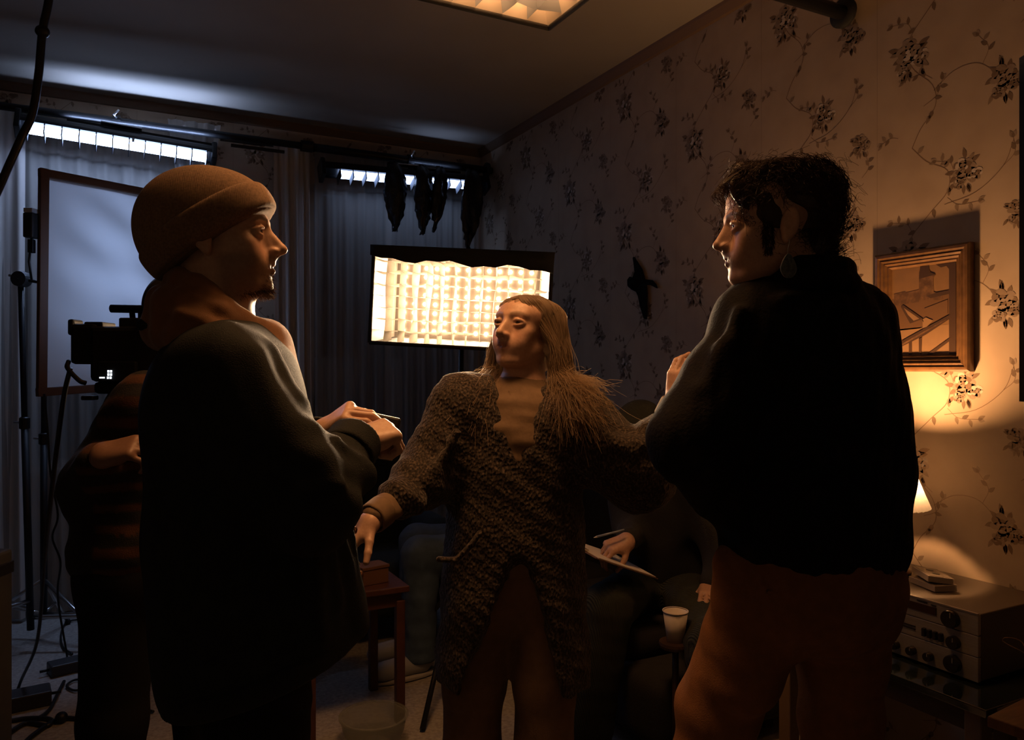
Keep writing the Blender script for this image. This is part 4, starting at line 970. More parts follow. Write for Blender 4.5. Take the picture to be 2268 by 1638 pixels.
    for i in range(n):
        q = 1 if rng.uniform() < .5 else -1; b = rng.uniform(0, 1); y0 = .066-.140*b       # from the forehead back to the nape
        lift = abs(rng.normal())*.004; arc = math.sqrt(max(.05, 1-((y0+.026)/.104)**2))
        p0 = T(q*rng.uniform(.0, .012)-.012, y0, .024+.066*arc+.003+.012*max(0, y0-.02)/.046); w1 = rng.uniform(.55, .75)
        p1 = T(q*(.086*arc*.75+lift), y0-.004+.006*(y0 > .03), .024+.064*arc*.66+.008*(y0 > .03)); p2 = T(q*(.088*(.35+.65*arc)+lift), y0*.75-.014, .012+rng.normal()*.006)
        sp = rng.uniform(0, 1)**.8; fr = rng.normal(size=3)*np.array([.010, .012, .010])
        p3 = T(q*(.090+.014*sp+lift), y0*.5-.026, -.055)+fr*.5; p4 = T(q*(.092+.030*sp), y0*.45-.034, -.125)+fr
        out = np.array([-1 if q > 0 else 1, 0, 0])
        if rng.uniform() < .68:                                    # falls forward over the chest
            p5 = p4+out*(.010+.025*sp)+np.array([0, -.085, -.050])+fr; p6 = p5+out*(.05*sp*rng.uniform(.2, 1))+np.array([0, -.040, -.085*rng.uniform(.1, 1)])+fr*1.2
        else:                                                      # spreads over the shoulder
            p5 = p4+out*(.008+.022*sp)+np.array([0, -.03*rng.uniform(-.6, 1.6), -.040])+fr; p5[2] = max(p5[2], N[2]+.040)
            p6 = p5+out*(.006+.045*sp*rng.uniform(.1, 1))+np.array([0, -.05*rng.uniform(-.2, 1), -.05*rng.uniform(.3, 1)])+fr*1.2; p6[2] = max(p6[2], N[2]+.010-.12*max(0, abs(p6[0]-N[0])-.15))
        pts[i] = [p0, p1, p2, p3, p4, p5, p6]
    C = bez(pts, 18); tt = np.linspace(0, 1, 18)[None, :, None]; ph = rng.uniform(0, 6.28, (n, 1, 3)); fq = rng.uniform(9, 26, (n, 1, 1))
    C = C+np.sin(tt*fq+ph)*(.0008+.0085*tt**1.6)*rng.uniform(.2, 1.3, (n, 1, 1))
    v, fcs = strand_mesh(C, .0008, .00045); put('loose_hair', vw(v), fcs, m_hair, t, kind='stuff')
woman()

# ---- man with sideburns and earring (right, seen from behind)
m_velvet = mat('dark patterned shirt cloth', (.0065, .006, .006), .85, noise=(26, (.018, .013, .010), .56, .74), bump=('noise', 160, .4), sheen=.0, spec=.12)
m_rust = mat('rust brown jeans', (.21, .088, .034), .9, noise=(45, (.165, .068, .026), .3, .7), bump=('noise', 350, .25))
def man_right():
    d = 1.6; t = person('man with curly updo, sideburns and teardrop earring in dark patterned jacket, seen from behind', V(1790, 1300, d)[:2])
    T = Xf(V(1711, 502, d), head_frame(176, -3, 0), 1.03)
    a = math.radians(112); f = np.array([math.cos(a), math.sin(a), 0]); up = np.array([0, 0, 1.0]); r = np.cross(f, up); M = np.stack([r, f, up], 1)
    N = V(1780, 628, 1.62); ch = V(1790, 790, 1.64); be = V(1800, 1010, 1.66); pe = V(1795, 1250, 1.66)
    shl, shr = V(1675, 706, 1.60), V(1892, 716, 1.72)          # his left shoulder is on the left of the picture
    ell_, elr = V(1534, 982, 1.52), V(1910, 1010, 1.70); wl, wr = V(1600, 1120, 1.76), V(1860, 1180, 1.92)
    J = dict(neck=N, chest=ch, belly=be, pelvis=pe, shl=shl, shr=shr, elr=elr, ell=ell_)
    for q, s in (('l', -1), ('r', 1)):
        J['hip'+q] = pe+r*s*.092-up*.03
    J['kneel'] = V(1590, 1560, 1.68); J['kneer'] = V(1860, 1600, 1.70); J['ankl'] = np.array([J['kneel'][0]-.09, 1.66, .08]); J['ankr'] = np.array([J['kneer'][0]-.02, 1.70, .08])
    hands = [dict(wrist=wl, elbow=ell_, f=(.75, .6, -.05), back=(-.3, .4, .8), side=1, curl=(.6, .65, .7, .75)), dict(wrist=wr, elbow=elr, f=(-.75, .5, .1), back=(.3, .4, .8), side=-1, curl=(.6, .65, .7, .75))]
    body(t, J, T, hands, 'skin', dict(nose=1.02, smile=.8, chin=1.05, jaw=1.0, lips=1.0), dict(base=(.56, .34, .235), stubble=((.40, .235, .155), .25)), gaze=(.0, 1, -.06), hfine=.006)
    # shirt jacket
    F = Field(*box_of([N, shl, shr, elr, ell_, wr, wl, pe-up*.08], .19), .0068)
    F.ell(ch, (.190, .135, .19), M, .06); F.ell(be, (.200, .150, .25), M, .07); F.ell(pe+up*.05, (.205, .155, .20), M, .06); F.cap(shl, .068, shr, .068, .06); F.cap(N-up*.05, .075, ch, .10, .06)
    F.cap(shl-up*.005, .074, ell_, .075, .06); F.cap(ell_, .075, ell_+(wl-ell_)*.75, .062, .04); F.cap(ell_+up*.02, .06, V(1600, 880, 1.56), .085, .06)
    F.cap(shr-up*.005, .080, elr, .082, .06); F.cap(elr, .080, elr+(wr-elr)*.8, .064, .04); F.cap(V(1920, 900, 1.68), .072, V(1930, 1190, 1.68), .078, .06)
    for p, q, r0 in ((V(1640, 690, 1.52), V(1560, 860, 1.48), .012), (V(1620, 760, 1.50), V(1590, 900, 1.49), .012), (V(1740, 660, 1.50), V(1850, 665, 1.52), .010), (V(1880, 720, 1.55), V(1920, 900, 1.56), .012), (V(1840, 1000, 1.50), V(1870, 1220, 1.51), .012), (V(1930, 1100, 1.58), V(1945, 1260, 1.58), .014), (V(1700, 1000, 1.535), V(1690, 1160, 1.53), .012)): F.cap(p, r0, q, r0*.8, .03)
    F.ell(N+up*.045, (.070, .070, .075), M, .015, 'sub')
    # hem: higher at his left hip, dropping to the right
    F.cut(V(1700, 1238, 1.6), np.array([-.42, 0, -1.0])) if False else F.cut(V(1800, 1268, 1.55), np.array([-.16, 0, -1.0])); F.cap(V(1560, 1330, 1.45), .10, V(1640, 1215, 1.48), .028, .03, 'sub')
    F.ell(pe-up*.03, (.185, .135, .045), M, .01, 'sub'); F.warp(waves(12, .0025, 24)); jk = garment('jacket', F, m_velvet, t)
    F = Field(*box_of([N], .17), .0045)
    F.path([N+up*.028+r*.082*math.cos(w)+f*(.080*math.sin(w))+up*(-.045*max(0, math.sin(w))) for w in np.linspace(2.3, 2*math.pi+.85, 16)], .019, .012)
    F.path([N-up*.006+r*.092*math.cos(w)+f*(.090*math.sin(w))+up*(-.05*max(0, math.sin(w))) for w in np.linspace(2.3, 2*math.pi+.85, 16)], .020, .014)
    F.ell(N+up*.05, (.066, .066, .08), M, .006, 'sub'); garment('collar', F, m_velvet, jk)
    # jeans
    F = Field(*box_of([pe, V(1590, 1195, 1.6)]+[J[k] for k in J if 'ank' in k], .20), .0085)
    F.ell(pe+up*.03, (.185, .145, .17), M, .05); F.ell(pe-up*.06-f*.03, (.185, .135, .12), M, .05)
    for q in 'lr': F.cap(J['hip'+q], .112, J['knee'+q], .086, .05); F.cap(J['knee'+q], .086, J['ank'+q]-up*.02, .075, .03)
    F.cap(V(1622, 1255, 1.60), .04, V(1650, 1500, 1.60), .06, .05)
    F.cut((0, 0, .05), (0, 0, -1)); F.cut(pe+up*.085, up); F.warp(waves(14, .0028, 20)); jn = garment('jeans', F, m_rust, t)
    F = Field(*box_of([pe+up*.08], .27), .0065); F.ell(pe+up*.045, (.191, .151, .16), M, .02); F.ell(pe+up*.045, (.170, .130, .2), M, .006, 'sub'); F.cut(pe+up*.088, up); F.cut(pe+up*.045, -up); garment('waistband', F, m_rust, jn)
    F = Field(*box_of([V(1730, 1302, 1.5)], .13), .005); F.rbox(V(1745, 1312, 1.505), (.045, .006, .004), rotz(-.1), .003); garment('pocket_edge', F, m_rust, jn)
    for q in 'lr': shoe(t, J['ank'+q], f, m_shoe, m_sole)
    # hair: curly mass pinned up, forehead free, ear free
    m_hair = hair_material('dark brown curls', (.060, .030, .016), (.16, .075, .032), .25)
    F = Field(*box_of([T.o], .22), .0045)
    F.ell(T(0, -.026, .050), (.086, .108, .086), T.M, .01); F.ell(T(0, -.076, .020), (.070, .058, .078), T.M, .04); F.ell(T(0, -.075, -.05), (.056, .040, .055), T.M, .03); F.ell(T(0, .030, .085), (.066, .058, .042), T.M, .03)
    for q in (-1, 1): F.ell(T(q*.084, -.014, -.012), (.03, .030, .040), T.M, .010, 'sub'); F.ell(T(q*.08, -.03, -.075), (.05, .045, .03), T.M, .010, 'sub'); F.cap(T(q*.068, .026, .045), .014, T(q*.068, .024, .015), .008, .012)
    F.ell(T(0, .126, .0), (.085, .066, .080), T.M, .02, 'sub'); F.warp(waves(15, .006, 75)); garment('hair', F, m_hair, t)
    hv, _ = F.mesh(); rng = np.random.RandomState(6); root = T.inv(hv[rng.choice(len(hv), 5200)]); root = root[(root[:, 1] < .075) & (root[:, 2] > -.075) & ~((np.abs(root[:, 0]) > .055) & (root[:, 2] < .040) & (root[:, 1] > -.055))]; n = len(root)
    u = root-np.array([0, -.040, .030]); u /= np.linalg.norm(u, axis=1)[:, None]; L = rng.uniform(.010, .034, (n, 1))*(1-.15*(root[:, 1:2] < -.09)); m = 12; tt = np.linspace(0, 1, m)
    side = np.cross(u, rng.normal(size=(n, 3))); side /= np.linalg.norm(side, axis=1)[:, None]; s2 = np.cross(u, side)
    lay = np.cross(u, np.array([1.0, 0, 0]))*.6+side*.5
    cr = rng.uniform(.004, .010, (n, 1)); fq = rng.uniform(5, 12, (n, 1)); ph = rng.uniform(0, 6.28, (n, 1)); Lp = np.zeros((n, m, 3))
    for j, q in enumerate(tt):
        w = np.minimum(1, q*3); Lp[:, j] = root+u*L*(q*.42)+lay*L*q*q*1.3+(side*np.cos(fq*q+ph)+s2*np.sin(fq*q+ph))*cr*w-np.array([0, 0, 1])*L*.35*q*q
    Lp = (Lp*T.s)@T.M.T+T.o
    v, fcs = strand_mesh(Lp, .0006, .0004); put('loose_curls', vw(v), fcs, m_hair, t, kind='stuff')
    hr = root[rng.choice(len(root), 420)]; hu = hr-np.array([0, -.04, .02]); hu /= np.linalg.norm(hu, axis=1)[:, None]; k_ = len(hr); Lf = rng.uniform(.030, .062, (k_, 1)); sd_ = np.cross(hu, rng.normal(size=(k_, 3))); sd_ /= np.linalg.norm(sd_, axis=1)[:, None]; s3 = np.cross(hu, sd_); pf_ = rng.uniform(0, 6.28, (k_, 1)); fl_q = rng.uniform(6, 13, (k_, 1)); W_ = np.zeros((k_, 16, 3))
    for j, q in enumerate(np.linspace(0, 1, 16)): W_[:, j] = hr+hu*Lf*q*.75+sd_*Lf*.5*q*q+(sd_*np.cos(fl_q*q+pf_)+s3*np.sin(fl_q*q+pf_))*.006*min(1, q*3)-np.array([0, 0, 1])*Lf*.4*q*q
    v, fcs = strand_mesh((W_*T.s)@T.M.T+T.o, .00045, .0003); put('flyaway_hair', vw(v), fcs, m_hair, t, kind='stuff')
    # a few long fringe strands and sideburn
    pts = []
    for i in range(90):
        y = .060+rng.uniform(0, .016); x0 = rng.uniform(-.05, .05); p = np.array([x0, y-.02, .112+rng.normal()*.004]); pts.append([T(*p), T(p[0]*1.25, y+.030+rng.normal()*.003, .085), T(p[0]*1.3, y+.018+rng.normal()*.004, .070+rng.normal()*.010), T(p[0]*1.35, y+.012, .052+rng.normal()*.012)])
    v, fcs = strand_mesh(bez(np.array(pts), 14), .0005, .0003); put('fringe', vw(v), fcs, m_hair, t, kind='stuff')
    pts = []
    for i in range(700):
        q = 1 if rng.uniform() < .5 else -1; z = rng.uniform(-.062, .025); wd = .011-.004*(z < -.05); y = .026+rng.uniform(-1, 1)*wd+.10*(-.02-z)*.25
        x = .0655-.06*max(0, -z-.01)*.55-.35*max(0, y-.02)*.4; p = np.array([q*x, y, z]); dr = np.array([q*.7, .25, -.8])+rng.normal(size=3)*.35; dr /= np.linalg.norm(dr); pts.append([T(*(p-dr*.004)), T(*(p+dr*.005)), T(*(p+dr*.010))])
    v, fcs = strand_mesh(bez(np.array(pts), 5), .0007, .0004); put('sideburns', vw(v), fcs, m_hair, t, kind='stuff')
    # earring: hook and flat teardrop
    e = T(-.080, -.005, -.047); lb = vw(e); er = thing_part = bpy.data.objects.new('earring', None); COL.objects.link(er); er.parent = t; er.location = tuple(lb-origin_of(t))
    MB().tube([vw(e+q) for q in (np.array([0, 0, .012]), np.array([.003, -.003, .004]), np.array([0, -.001, -.012]), np.array([0, 0, -.022]))], .0007, 6).build('hook', m_chrome, er, smooth=True)
    n = 20; poly = []
    for i in range(n):
        w = 2*math.pi*i/n; poly.append((.0165*math.sin(w)*(1-.28*max(0, math.cos(w))), .021*math.cos(w)-.048+.006*max(0, math.cos(w))**3))
    cc = e+np.array([.0, -.004, 0]); MB().prism(poly, vw(cc), vw(np.array([.98, .17, 0])), (0, 0, 1), .0022).build('drop', mat('grey green enamel', (.16, .185, .165), .45, metal=.3, noise=(160, (.09, .11, .10), .4, .6)), er)
    MB().tube([vw(cc+np.array([.98*x*1.04, .17*x, z])) for x, z in poly+poly[:1]], .0009, 6).build('rim', m_chrome, er, smooth=True)
man_right()
# ---- camera operator behind the man in the beanie
def operator():
    t = person('camera operator in dark striped sweater shouldering the film camera at far left', V(300, 1230, 2.0)[:2])
    T = Xf(V(435, 705, 2.04), head_frame(8, 0, 0), 1.0); f = np.array([1.0, .08, 0]); f /= np.linalg.norm(f); up = np.array([0, 0, 1.0]); r = np.cross(f, up); M = np.stack([r, f, up], 1)
    N = V(400, 838, 2.04); ch = V(345, 965, 2.04); be = V(318, 1100, 2.03); pe = V(300, 1235, 2.02); shr, shl = V(322, 905, 1.88), V(385, 905, 2.20)
    elr, ell_ = V(205, 1080, 1.93), V(420, 1070, 2.20); wr, wl = V(222, 1008, 1.76), V(490, 960, 2.10)
    J = dict(neck=N, chest=ch, belly=be, pelvis=pe, shl=shl, shr=shr, elr=elr, ell=ell_)
    for q, s in (('r', 1), ('l', -1)):
        J['hip'+q] = pe+r*s*.085-up*.03; J['knee'+q] = np.array([pe[0]-.02+(.0 if s > 0 else .16), pe[1], .47])+r*s*.09; J['ank'+q] = np.array([pe[0]-.03+(.0 if s > 0 else .2), pe[1], .08])+r*s*.09
    hands = [dict(wrist=wr, elbow=elr, f=(.92, -.05, .22), back=(-.15, -.60, .78), side=-1, curl=((.45, .9, .7), (.55, 1.0, .7), (.65, 1.05, .7), (.75, 1.1, .7)), thumb=(.5, .4)), dict(wrist=wl, elbow=ell_, f=(.8, -.2, .4), back=(.2, .8, .3), side=1, curl=(.7, .75, .8, .8))]
    body(t, J, T, hands, 'darker skin', {}, dict(base=(.24, .135, .09)), fine=.006, hfine=.004)
    m_sw = mat('dark striped knit', (.02, .018, .016), .95, attr='col', bump=('noise', 300, .3))
    F = Field(*box_of([N, shl, shr, elr, ell_, wr, wl, pe], .17), .0085)
    F.ell(ch, (.19, .135, .19), M, .06); F.ell(be, (.185, .15, .20), M, .06); F.ell(pe+up*.04, (.19, .15, .15), M, .05); F.cap(shl, .068, shr, .070, .05); F.cap(N-up*.02, .07, ch, .10, .05)
    for s_, e, w in ((shr, elr, wr), (shl, ell_, wl)): F.cap(s_, .078, e, .070, .05); F.cap(e, .070, e+(w-e)*.84, .046, .04)
    F.cut(pe-up*.07, -up); F.warp(waves(21, .003, 22))
    def lit_stripes(v):
        k = np.sin((v[:, 2]-.9)*2*math.pi/.052); on = (k > .25) & (v[:, 0] > -1.0); return np.where(on[:, None], np.array([.060, .021, .008]), np.array([.008, .0075, .0075]))  # bands coloured only where warm light falls; the unlit side painted plain dark
    garment('sweater', F, m_sw, t, colors=lit_stripes)
    F = Field(*box_of([pe]+[J[k] for k in J if 'ank' in k], .18), .010); F.ell(pe-up*.02, (.175, .135, .14), M, .05)
    for q in 'lr': F.cap(J['hip'+q], .095, J['knee'+q], .078, .05); F.cap(J['knee'+q], .078, J['ank'+q]-up*.02, .068, .03)
    F.cut((0, 0, .05), (0, 0, -1)); garment('trousers', F, m_blacktr, t)
    for q in 'lr': shoe(t, J['ank'+q], f, m_shoe, m_sole)
    F = Field(*box_of([T.o], .16), .006); F.ell(T(0, -.022, .045), (.086, .108, .086), T.M); F.ell(T(0, -.06, 0), (.078, .07, .085), T.M, .03); F.ell(T(0, .10, -.02), (.08, .075, .09), T.M, .01, 'sub'); garment('hair', F, mat('black hair', (.012, .010, .009), .6), t)
operator()
# ---- seated crew
def seated(label, T, f, N, ch, be, pe, knees, ankles, els, hands, top_m, leg_m, cap_m=None, hair_m=None, wide=.085, shw=.155, shoe_m=None, headkw={}):
    t = person(label, pe[:2]); f = np.asarray(f, float); f /= np.linalg.norm(f); up = np.array([0, 0, 1.0]); r = np.cross(f, up); M = np.stack([r, f, up], 1)
    J = dict(neck=N, chest=ch, belly=be, pelvis=pe, shr=ch+r*shw+up*.10, shl=ch-r*shw+up*.10, elr=els[0], ell=els[1], hipr=pe+r*.09+f*.03, hipl=pe-r*.09+f*.03, kneer=knees[0], kneel=knees[1], ankr=ankles[0], ankl=ankles[1])
    body(t, J, T, hands, 'skin', headkw, dict(base=(.46, .28, .20)), fine=.006, hfine=.005)
    F = Field(*box_of([N, J['shl'], J['shr'], els[0], els[1], pe]+[h['wrist'] for h in hands], .17), .0085)
    F.ell(ch, (.19, .135, .19), M, .06); F.ell(be, (.185, .15, .19), M, .06); F.ell(pe+up*.05, (.19, .16, .14), M, .05); F.cap(J['shl'], .066, J['shr'], .066, .05); F.cap(N-up*.02, .068, ch, .10, .05)
    for q, e, h in (('shr', els[0], hands[0]), ('shl', els[1], hands[1])): F.cap(J[q], .074, e, .064, .05); F.cap(e, .064, e+(np.asarray(h['wrist'])-e)*.84, .044, .04)
    F.cut(pe-up*.03, -up); F.warp(waves(int(N[0]*100) % 50, .003, 22)); garment('sweater', F, top_m, t)
    F = Field(*box_of([pe]+list(knees)+list(ankles), .18), .0085); F.ell(pe, (.18, .15, .12), M, .05)
    for q in 'lr': F.cap(J['hip'+q], .095, J['knee'+q], wide, .05); F.cap(J['knee'+q], wide, J['ank'+q]+up*.01, wide*.86, .03)
    F.cut((0, 0, .07), (0, 0, -1)); F.warp(waves(31, .003, 22)); garment('trousers', F, leg_m, t)
    for q in 'lr': shoe(t, J['ank'+q], f, shoe_m or m_shoe, m_sole)
    F = Field(*box_of([T.o], .17), .005); F.ell(T(0, -.022, .045), np.array([.087, .108, .086])*T.s, T.M); F.ell(T(0, -.06, -.005), np.array([.08, .07, .085])*T.s, T.M, .03)
    if cap_m:
        F.cut(T(0, .09, .040), T.M@np.array([0, .42, -1.0]), .005); c = garment('beanie', F, cap_m, t)
        F = Field(*box_of([T.o], .17), .005); F.ell(T(0, -.022, .042), np.array([.093, .114, .088])*T.s, T.M); F.ell(T(0, -.06, -.005), np.array([.086, .076, .09])*T.s, T.M, .03); n_ = T.M@np.array([0, .42, -1.0]); F.cut(T(0, .09, .038), n_); F.cut(T(0, .09, .038)-n_*.045, -n_); garment('cuff', F, cap_m, c)
        MB().box(vw(T(.012, .085, .066)), (.018, .003, .013), np.stack([vw(T.M[:, 0]), vw(T.M[:, 1]), T.M[:, 2]*np.array([1, 1, 1])], 1), bev=.002).build('patch', mat('brown leather patch', (.14, .075, .04), .7), c)
    else:
        F.ell(T(0, .10, -.02), (.08, .075, .09), T.M, .01, 'sub'); garment('hair', F, hair_m or mat('black hair', (.012, .010, .009), .6), t)
    return t
m_cord = mat('dark green corduroy', (.022, .026, .021), .95, bump=('wave', 60, .8)); m_dsw = mat('black sweater', (.013, .013, .014), .95, bump=('noise', 200, .3))
m_bjean = mat('blue jeans', (.070, .115, .19), .9, noise=(30, (.05, .085, .14), .3, .7), bump=('noise', 300, .25))
# reader with beanie and clipboard on the sofa
hip = np.array([.63, 3.08, .50])
seated('seated person in dark beanie and dark sweater writing on a clipboard behind the woman', Xf(V(1412, 965, 2.96), head_frame(-140, -24, 0), 1.0), (-.72, -.69, 0), V(1438, 1040, 3.03), np.array([.56, 3.02, .83]), np.array([.60, 3.06, .66]), hip,
       [np.array([.335, 2.72, .50]), np.array([.645, 2.46, .46])], [np.array([.26, 2.62, .08]), np.array([.62, 2.40, .08])], [V(1400, 1165, 3.05), np.array([.78, 2.80, .66])],
       [dict(wrist=V(1392, 1196, 2.78), elbow=V(1400, 1165, 3.05), f=(-.85, -.30, -.25), back=(-.1, -.45, .85), side=-1, curl=((.6, .9, .5), (.75, 1.0, .6), (.85, 1.1, .7), (.95, 1.1, .7)), thumb=(.6, .4)), dict(wrist=np.array([.705, 2.74, .578]), elbow=np.array([.79, 2.96, .66]), f=(-.25, -.95, -.08), back=(0, -.1, 1.0), side=1, curl=(.25, .25, .28, .3), thumb=(.3, .2))],
       m_dsw, m_cord, cap_m=mat('dark green knit cap', (.030, .034, .030), .95, bump=('noise', 300, .4)), wide=.088)
# person in blue jeans further back on the sofa
sh_ = np.array([.02, .12, 0.0])
seated('seated person in blue jeans mostly hidden behind the woman', Xf(np.array([.055, 3.60, 1.17])+sh_, head_frame(-150, -10, 0), .98), (-.84, -.54, 0), np.array([.08, 3.64, 1.01])+sh_, np.array([.11, 3.67, .84])+sh_, np.array([.12, 3.68, .66])+sh_, np.array([.12, 3.68, .50])+sh_,
       [np.array([-.45, 3.66, .53]), np.array([-.405, 3.40, .535])], [np.array([-.46, 3.62, .09]), np.array([-.405, 3.40, .09])], [np.array([-.06, 3.92, .70]), np.array([.08, 3.54, .70])],
       [dict(wrist=np.array([-.18, 3.76, .63]), elbow=np.array([-.06, 3.92, .70]), f=(-.8, -.5, 0), back=(0, 0, 1), side=-1, curl=(.4, .4, .4, .4)), dict(wrist=np.array([-.10, 3.54, .66]), elbow=np.array([.08, 3.54, .70]), f=(-.8, -.4, 0), back=(0, 0, 1), side=1, curl=(.4, .4, .4, .4))],
       m_dsw, m_bjean, wide=.080, shoe_m=mat('grey sneaker', (.30, .31, .33), .7))
# ------------------------------------------------------------------ things on the papered wall
def wall_pt(px, py, off=0.0):
    u = (px-1134.0)/FPX; d = (WX-off)/(FWD[0]+RGT[0]*u); return np.array([WX-off, d*(FWD[1]+RGT[1]*u), CAM_H+(819.0-py)/FPX*d])
Y0, Y1, Z0, Z1 = 1.424, 1.752, 1.345, 1.738
pf = thing('picture', 'small framed painting of town roofs hanging on the rose wallpaper', 'picture', (WX, (Y0+Y1)/2, Z0))
m_gilt = mat('dark gilt wood', (.17, .085, .032), .38, noise=(40, (.10, .05, .02), .3, .7), coat=.3)
prof = [(0, 0), (0, .022), (.006, .027), (.014, .028), (.020, .024), (.026, .026), (.032, .020), (.036, .021), (.042, .014), (.047, .015), (.052, .008), (.056, 0)]
cor = [(Y1, Z0, 1, 1), (Y0, Z0, -1, 1), (Y0, Z1, -1, -1), (Y1, Z1, 1, -1)]
for i in range(4):
    (ya, za, sa, ta), (yb, zb, sb_, tb) = cor[i], cor[(i+1) % 4]; vs = []
    for (y, z, s, t_) in ((ya, za, sa, ta), (yb, zb, sb_, tb)): vs += [(WX-.001-h, y-s*w, z+t_*w) for w, h in prof]
    n = len(prof); fs = [[k, k+1, n+k+1, n+k] for k in range(n-1)]+[[0, n, 2*n-1, n-1]]
    MB().add(vs, fs).build('moulding', m_gilt, pf)
CY, CZ, CW, CH = Y1-.054, Z0+.054, Y1-Y0-.108, Z1-Z0-.108
def canvas(poly, tone, lay): return (lay, tone, [(WX-.006-.0004*lay, CY-x*CW, CZ+y*CH) for x, y in poly])
shp = [canvas([(0, 0), (1, 0), (1, 1), (0, 1)], 0, 0), canvas([(0, 0), (1, 0), (1, .33), (0, .30)], 4, 1), canvas([(0, .28), (.45, .30), (.9, .40), (.9, .68), (.62, .70), (.45, .66), (0, .66)], 1, 1),
       canvas([(.03, .66), (.03, .715), (.22, .735), (.23, .72), (.44, .74), (.44, .60), (.03, .58)], 2, 2), canvas([(.44, .62), (.44, .93), (.47, 1), (.58, 1), (.62, .92), (.70, .885), (.66, .86), (.67, .70), (.80, .66), (.80, .60)], 2, 3),
       canvas([(.44, .86), (.66, .885), (.70, .89), (.60, .93), (.60, 1), (.46, 1)], 3, 4), canvas([(.70, 1), (.78, .96), (.86, .97), (.9, .93), (.9, 1)], 3, 4), canvas([(.9, 0), (1, 0), (1, 1), (.9, 1)], 3, 5),
       canvas([(.56, .66), (.62, .63), (.9, .66), (.9, .70), (.70, .685)], 3, 4), canvas([(.15, .56), (.19, .58), (.50, .41), (.52, .36), (.48, .40), (.30, .36)], 3, 5), canvas([(.20, .545), (.45, .41), (.36, .39), (.27, .46)], 4, 6),
       canvas([(.50, .30), (.56, .31), (.66, .38), (.55, .42), (.50, .40)], 4, 5), canvas([(.52, .52), (.88, .60), (.88, .44), (.70, .38), (.62, .46)], 1, 4), canvas([(.04, .46), (.09, .46), (.09, .50), (.04, .50)], 3, 3), canvas([(.04, .30), (.11, .30), (.11, .36), (.04, .36)], 3, 3),
       canvas([(.0, .045), (.0, .10), (.30, .215), (.92, .435), (.93, .395), (.55, .225)], 3, 6), canvas([(.10, .105), (.50, .255), (.85, .385), (.86, .375), (.50, .235), (.12, .09)], 2, 7), canvas([(.56, 0), (.64, 0), (.93, .155), (.93, .19)], 3, 6), canvas([(.28, 0), (.33, 0), (.33, .16), (.28, .14)], 3, 5), canvas([(.44, .03), (.48, .0), (.49, .2), (.44, .18)], 3, 5)]
vs = []; fs = []; mi = []
for lay, tone, p in shp: k = len(vs); vs += p; fs.append(list(range(k, k+len(p)))); mi.append(tone)
o = put('canvas', np.array(vs), fs, [mat('paint sky', (0.204, 0.116, 0.051), .5, noise=(25, (.24, .13, .055), .3, .7)), mat('paint roofs', (0.129, 0.068, 0.029), .5, noise=(40, (.13, .065, .028), .3, .7)), mat('paint tower', (0.082, 0.042, 0.019), .5, noise=(60, (.17, .09, .04), .4, .7)), mat('paint beams', (.055, .028, .014), .5), mat('paint ground', (0.231, 0.136, 0.068), .5, noise=(30, (.26, .15, .07), .3, .7))], pf, smooth=False)
o.data.polygons.foreach_set('material_index', mi)
# bird ornament
bp = [(372, 235), (430, 320), (520, 470), (565, 640), (700, 655), (770, 730), (795, 805), (690, 750), (600, 745), (612, 880), (608, 1080), (598, 1365), (560, 1350), (490, 1130), (455, 950), (420, 870), (330, 825), (262, 740), (262, 650), (300, 595), (355, 610), (392, 500), (375, 350), (360, 260)]
pts = [wall_pt(1360+x/8.19, 540+y/8.19, .012) for x, y in bp]; c = wall_pt(1360+440/8.19, 540+720/8.19)
bd = thing('bird_ornament', 'black flying bird ornament on the wallpaper between the two standing men', 'ornament', c)
MB().prism([(p[1]-c[1], p[2]-c[2]) for p in pts], (WX-.012, c[1], c[2]), (0, 1, 0), (0, 0, 1), -.008).build('wings', mat('black plaster', (.010, .010, .009), .95, spec=.05), bd)
MB().ball((WX-.018, c[1]+.012, c[2]), (.014, .052, .024), 12).build('bird_body', mat('black plaster', (.010, .010, .009), .95, spec=.05), bd, smooth=True)
# black flag at the right edge of the picture
fl = thing('flag', 'edge of a black flag panel at the far right', 'flag', P(2300, 1638, 1.2)*np.array([1, 1, 0]))
c0 = V(2263, 125, 1.2); R_ = np.stack([vw(np.array([1, 0, 0.])), vw(np.array([0, 1., 0])), [0, 0, 1]], 1)
MB().box(vw(np.array([c0[0]+.10, 1.2, 1.57])), (.10, .006, c0[2]-1.57), R_).build('cloth_panel', m_blackfab, fl)
MB().tube([vw(np.array([c0[0]+.1, 1.22, 0])), vw(np.array([c0[0]+.1, 1.22, 1.70]))], .012, 10).build('pole', m_black, fl, smooth=True)
MB().lathe([(.12, 0), (.12, .015), (.02, .03)], vw(np.array([c0[0]+.1, 1.22, 0])), n=20, cap=True).build('base', m_black, fl)

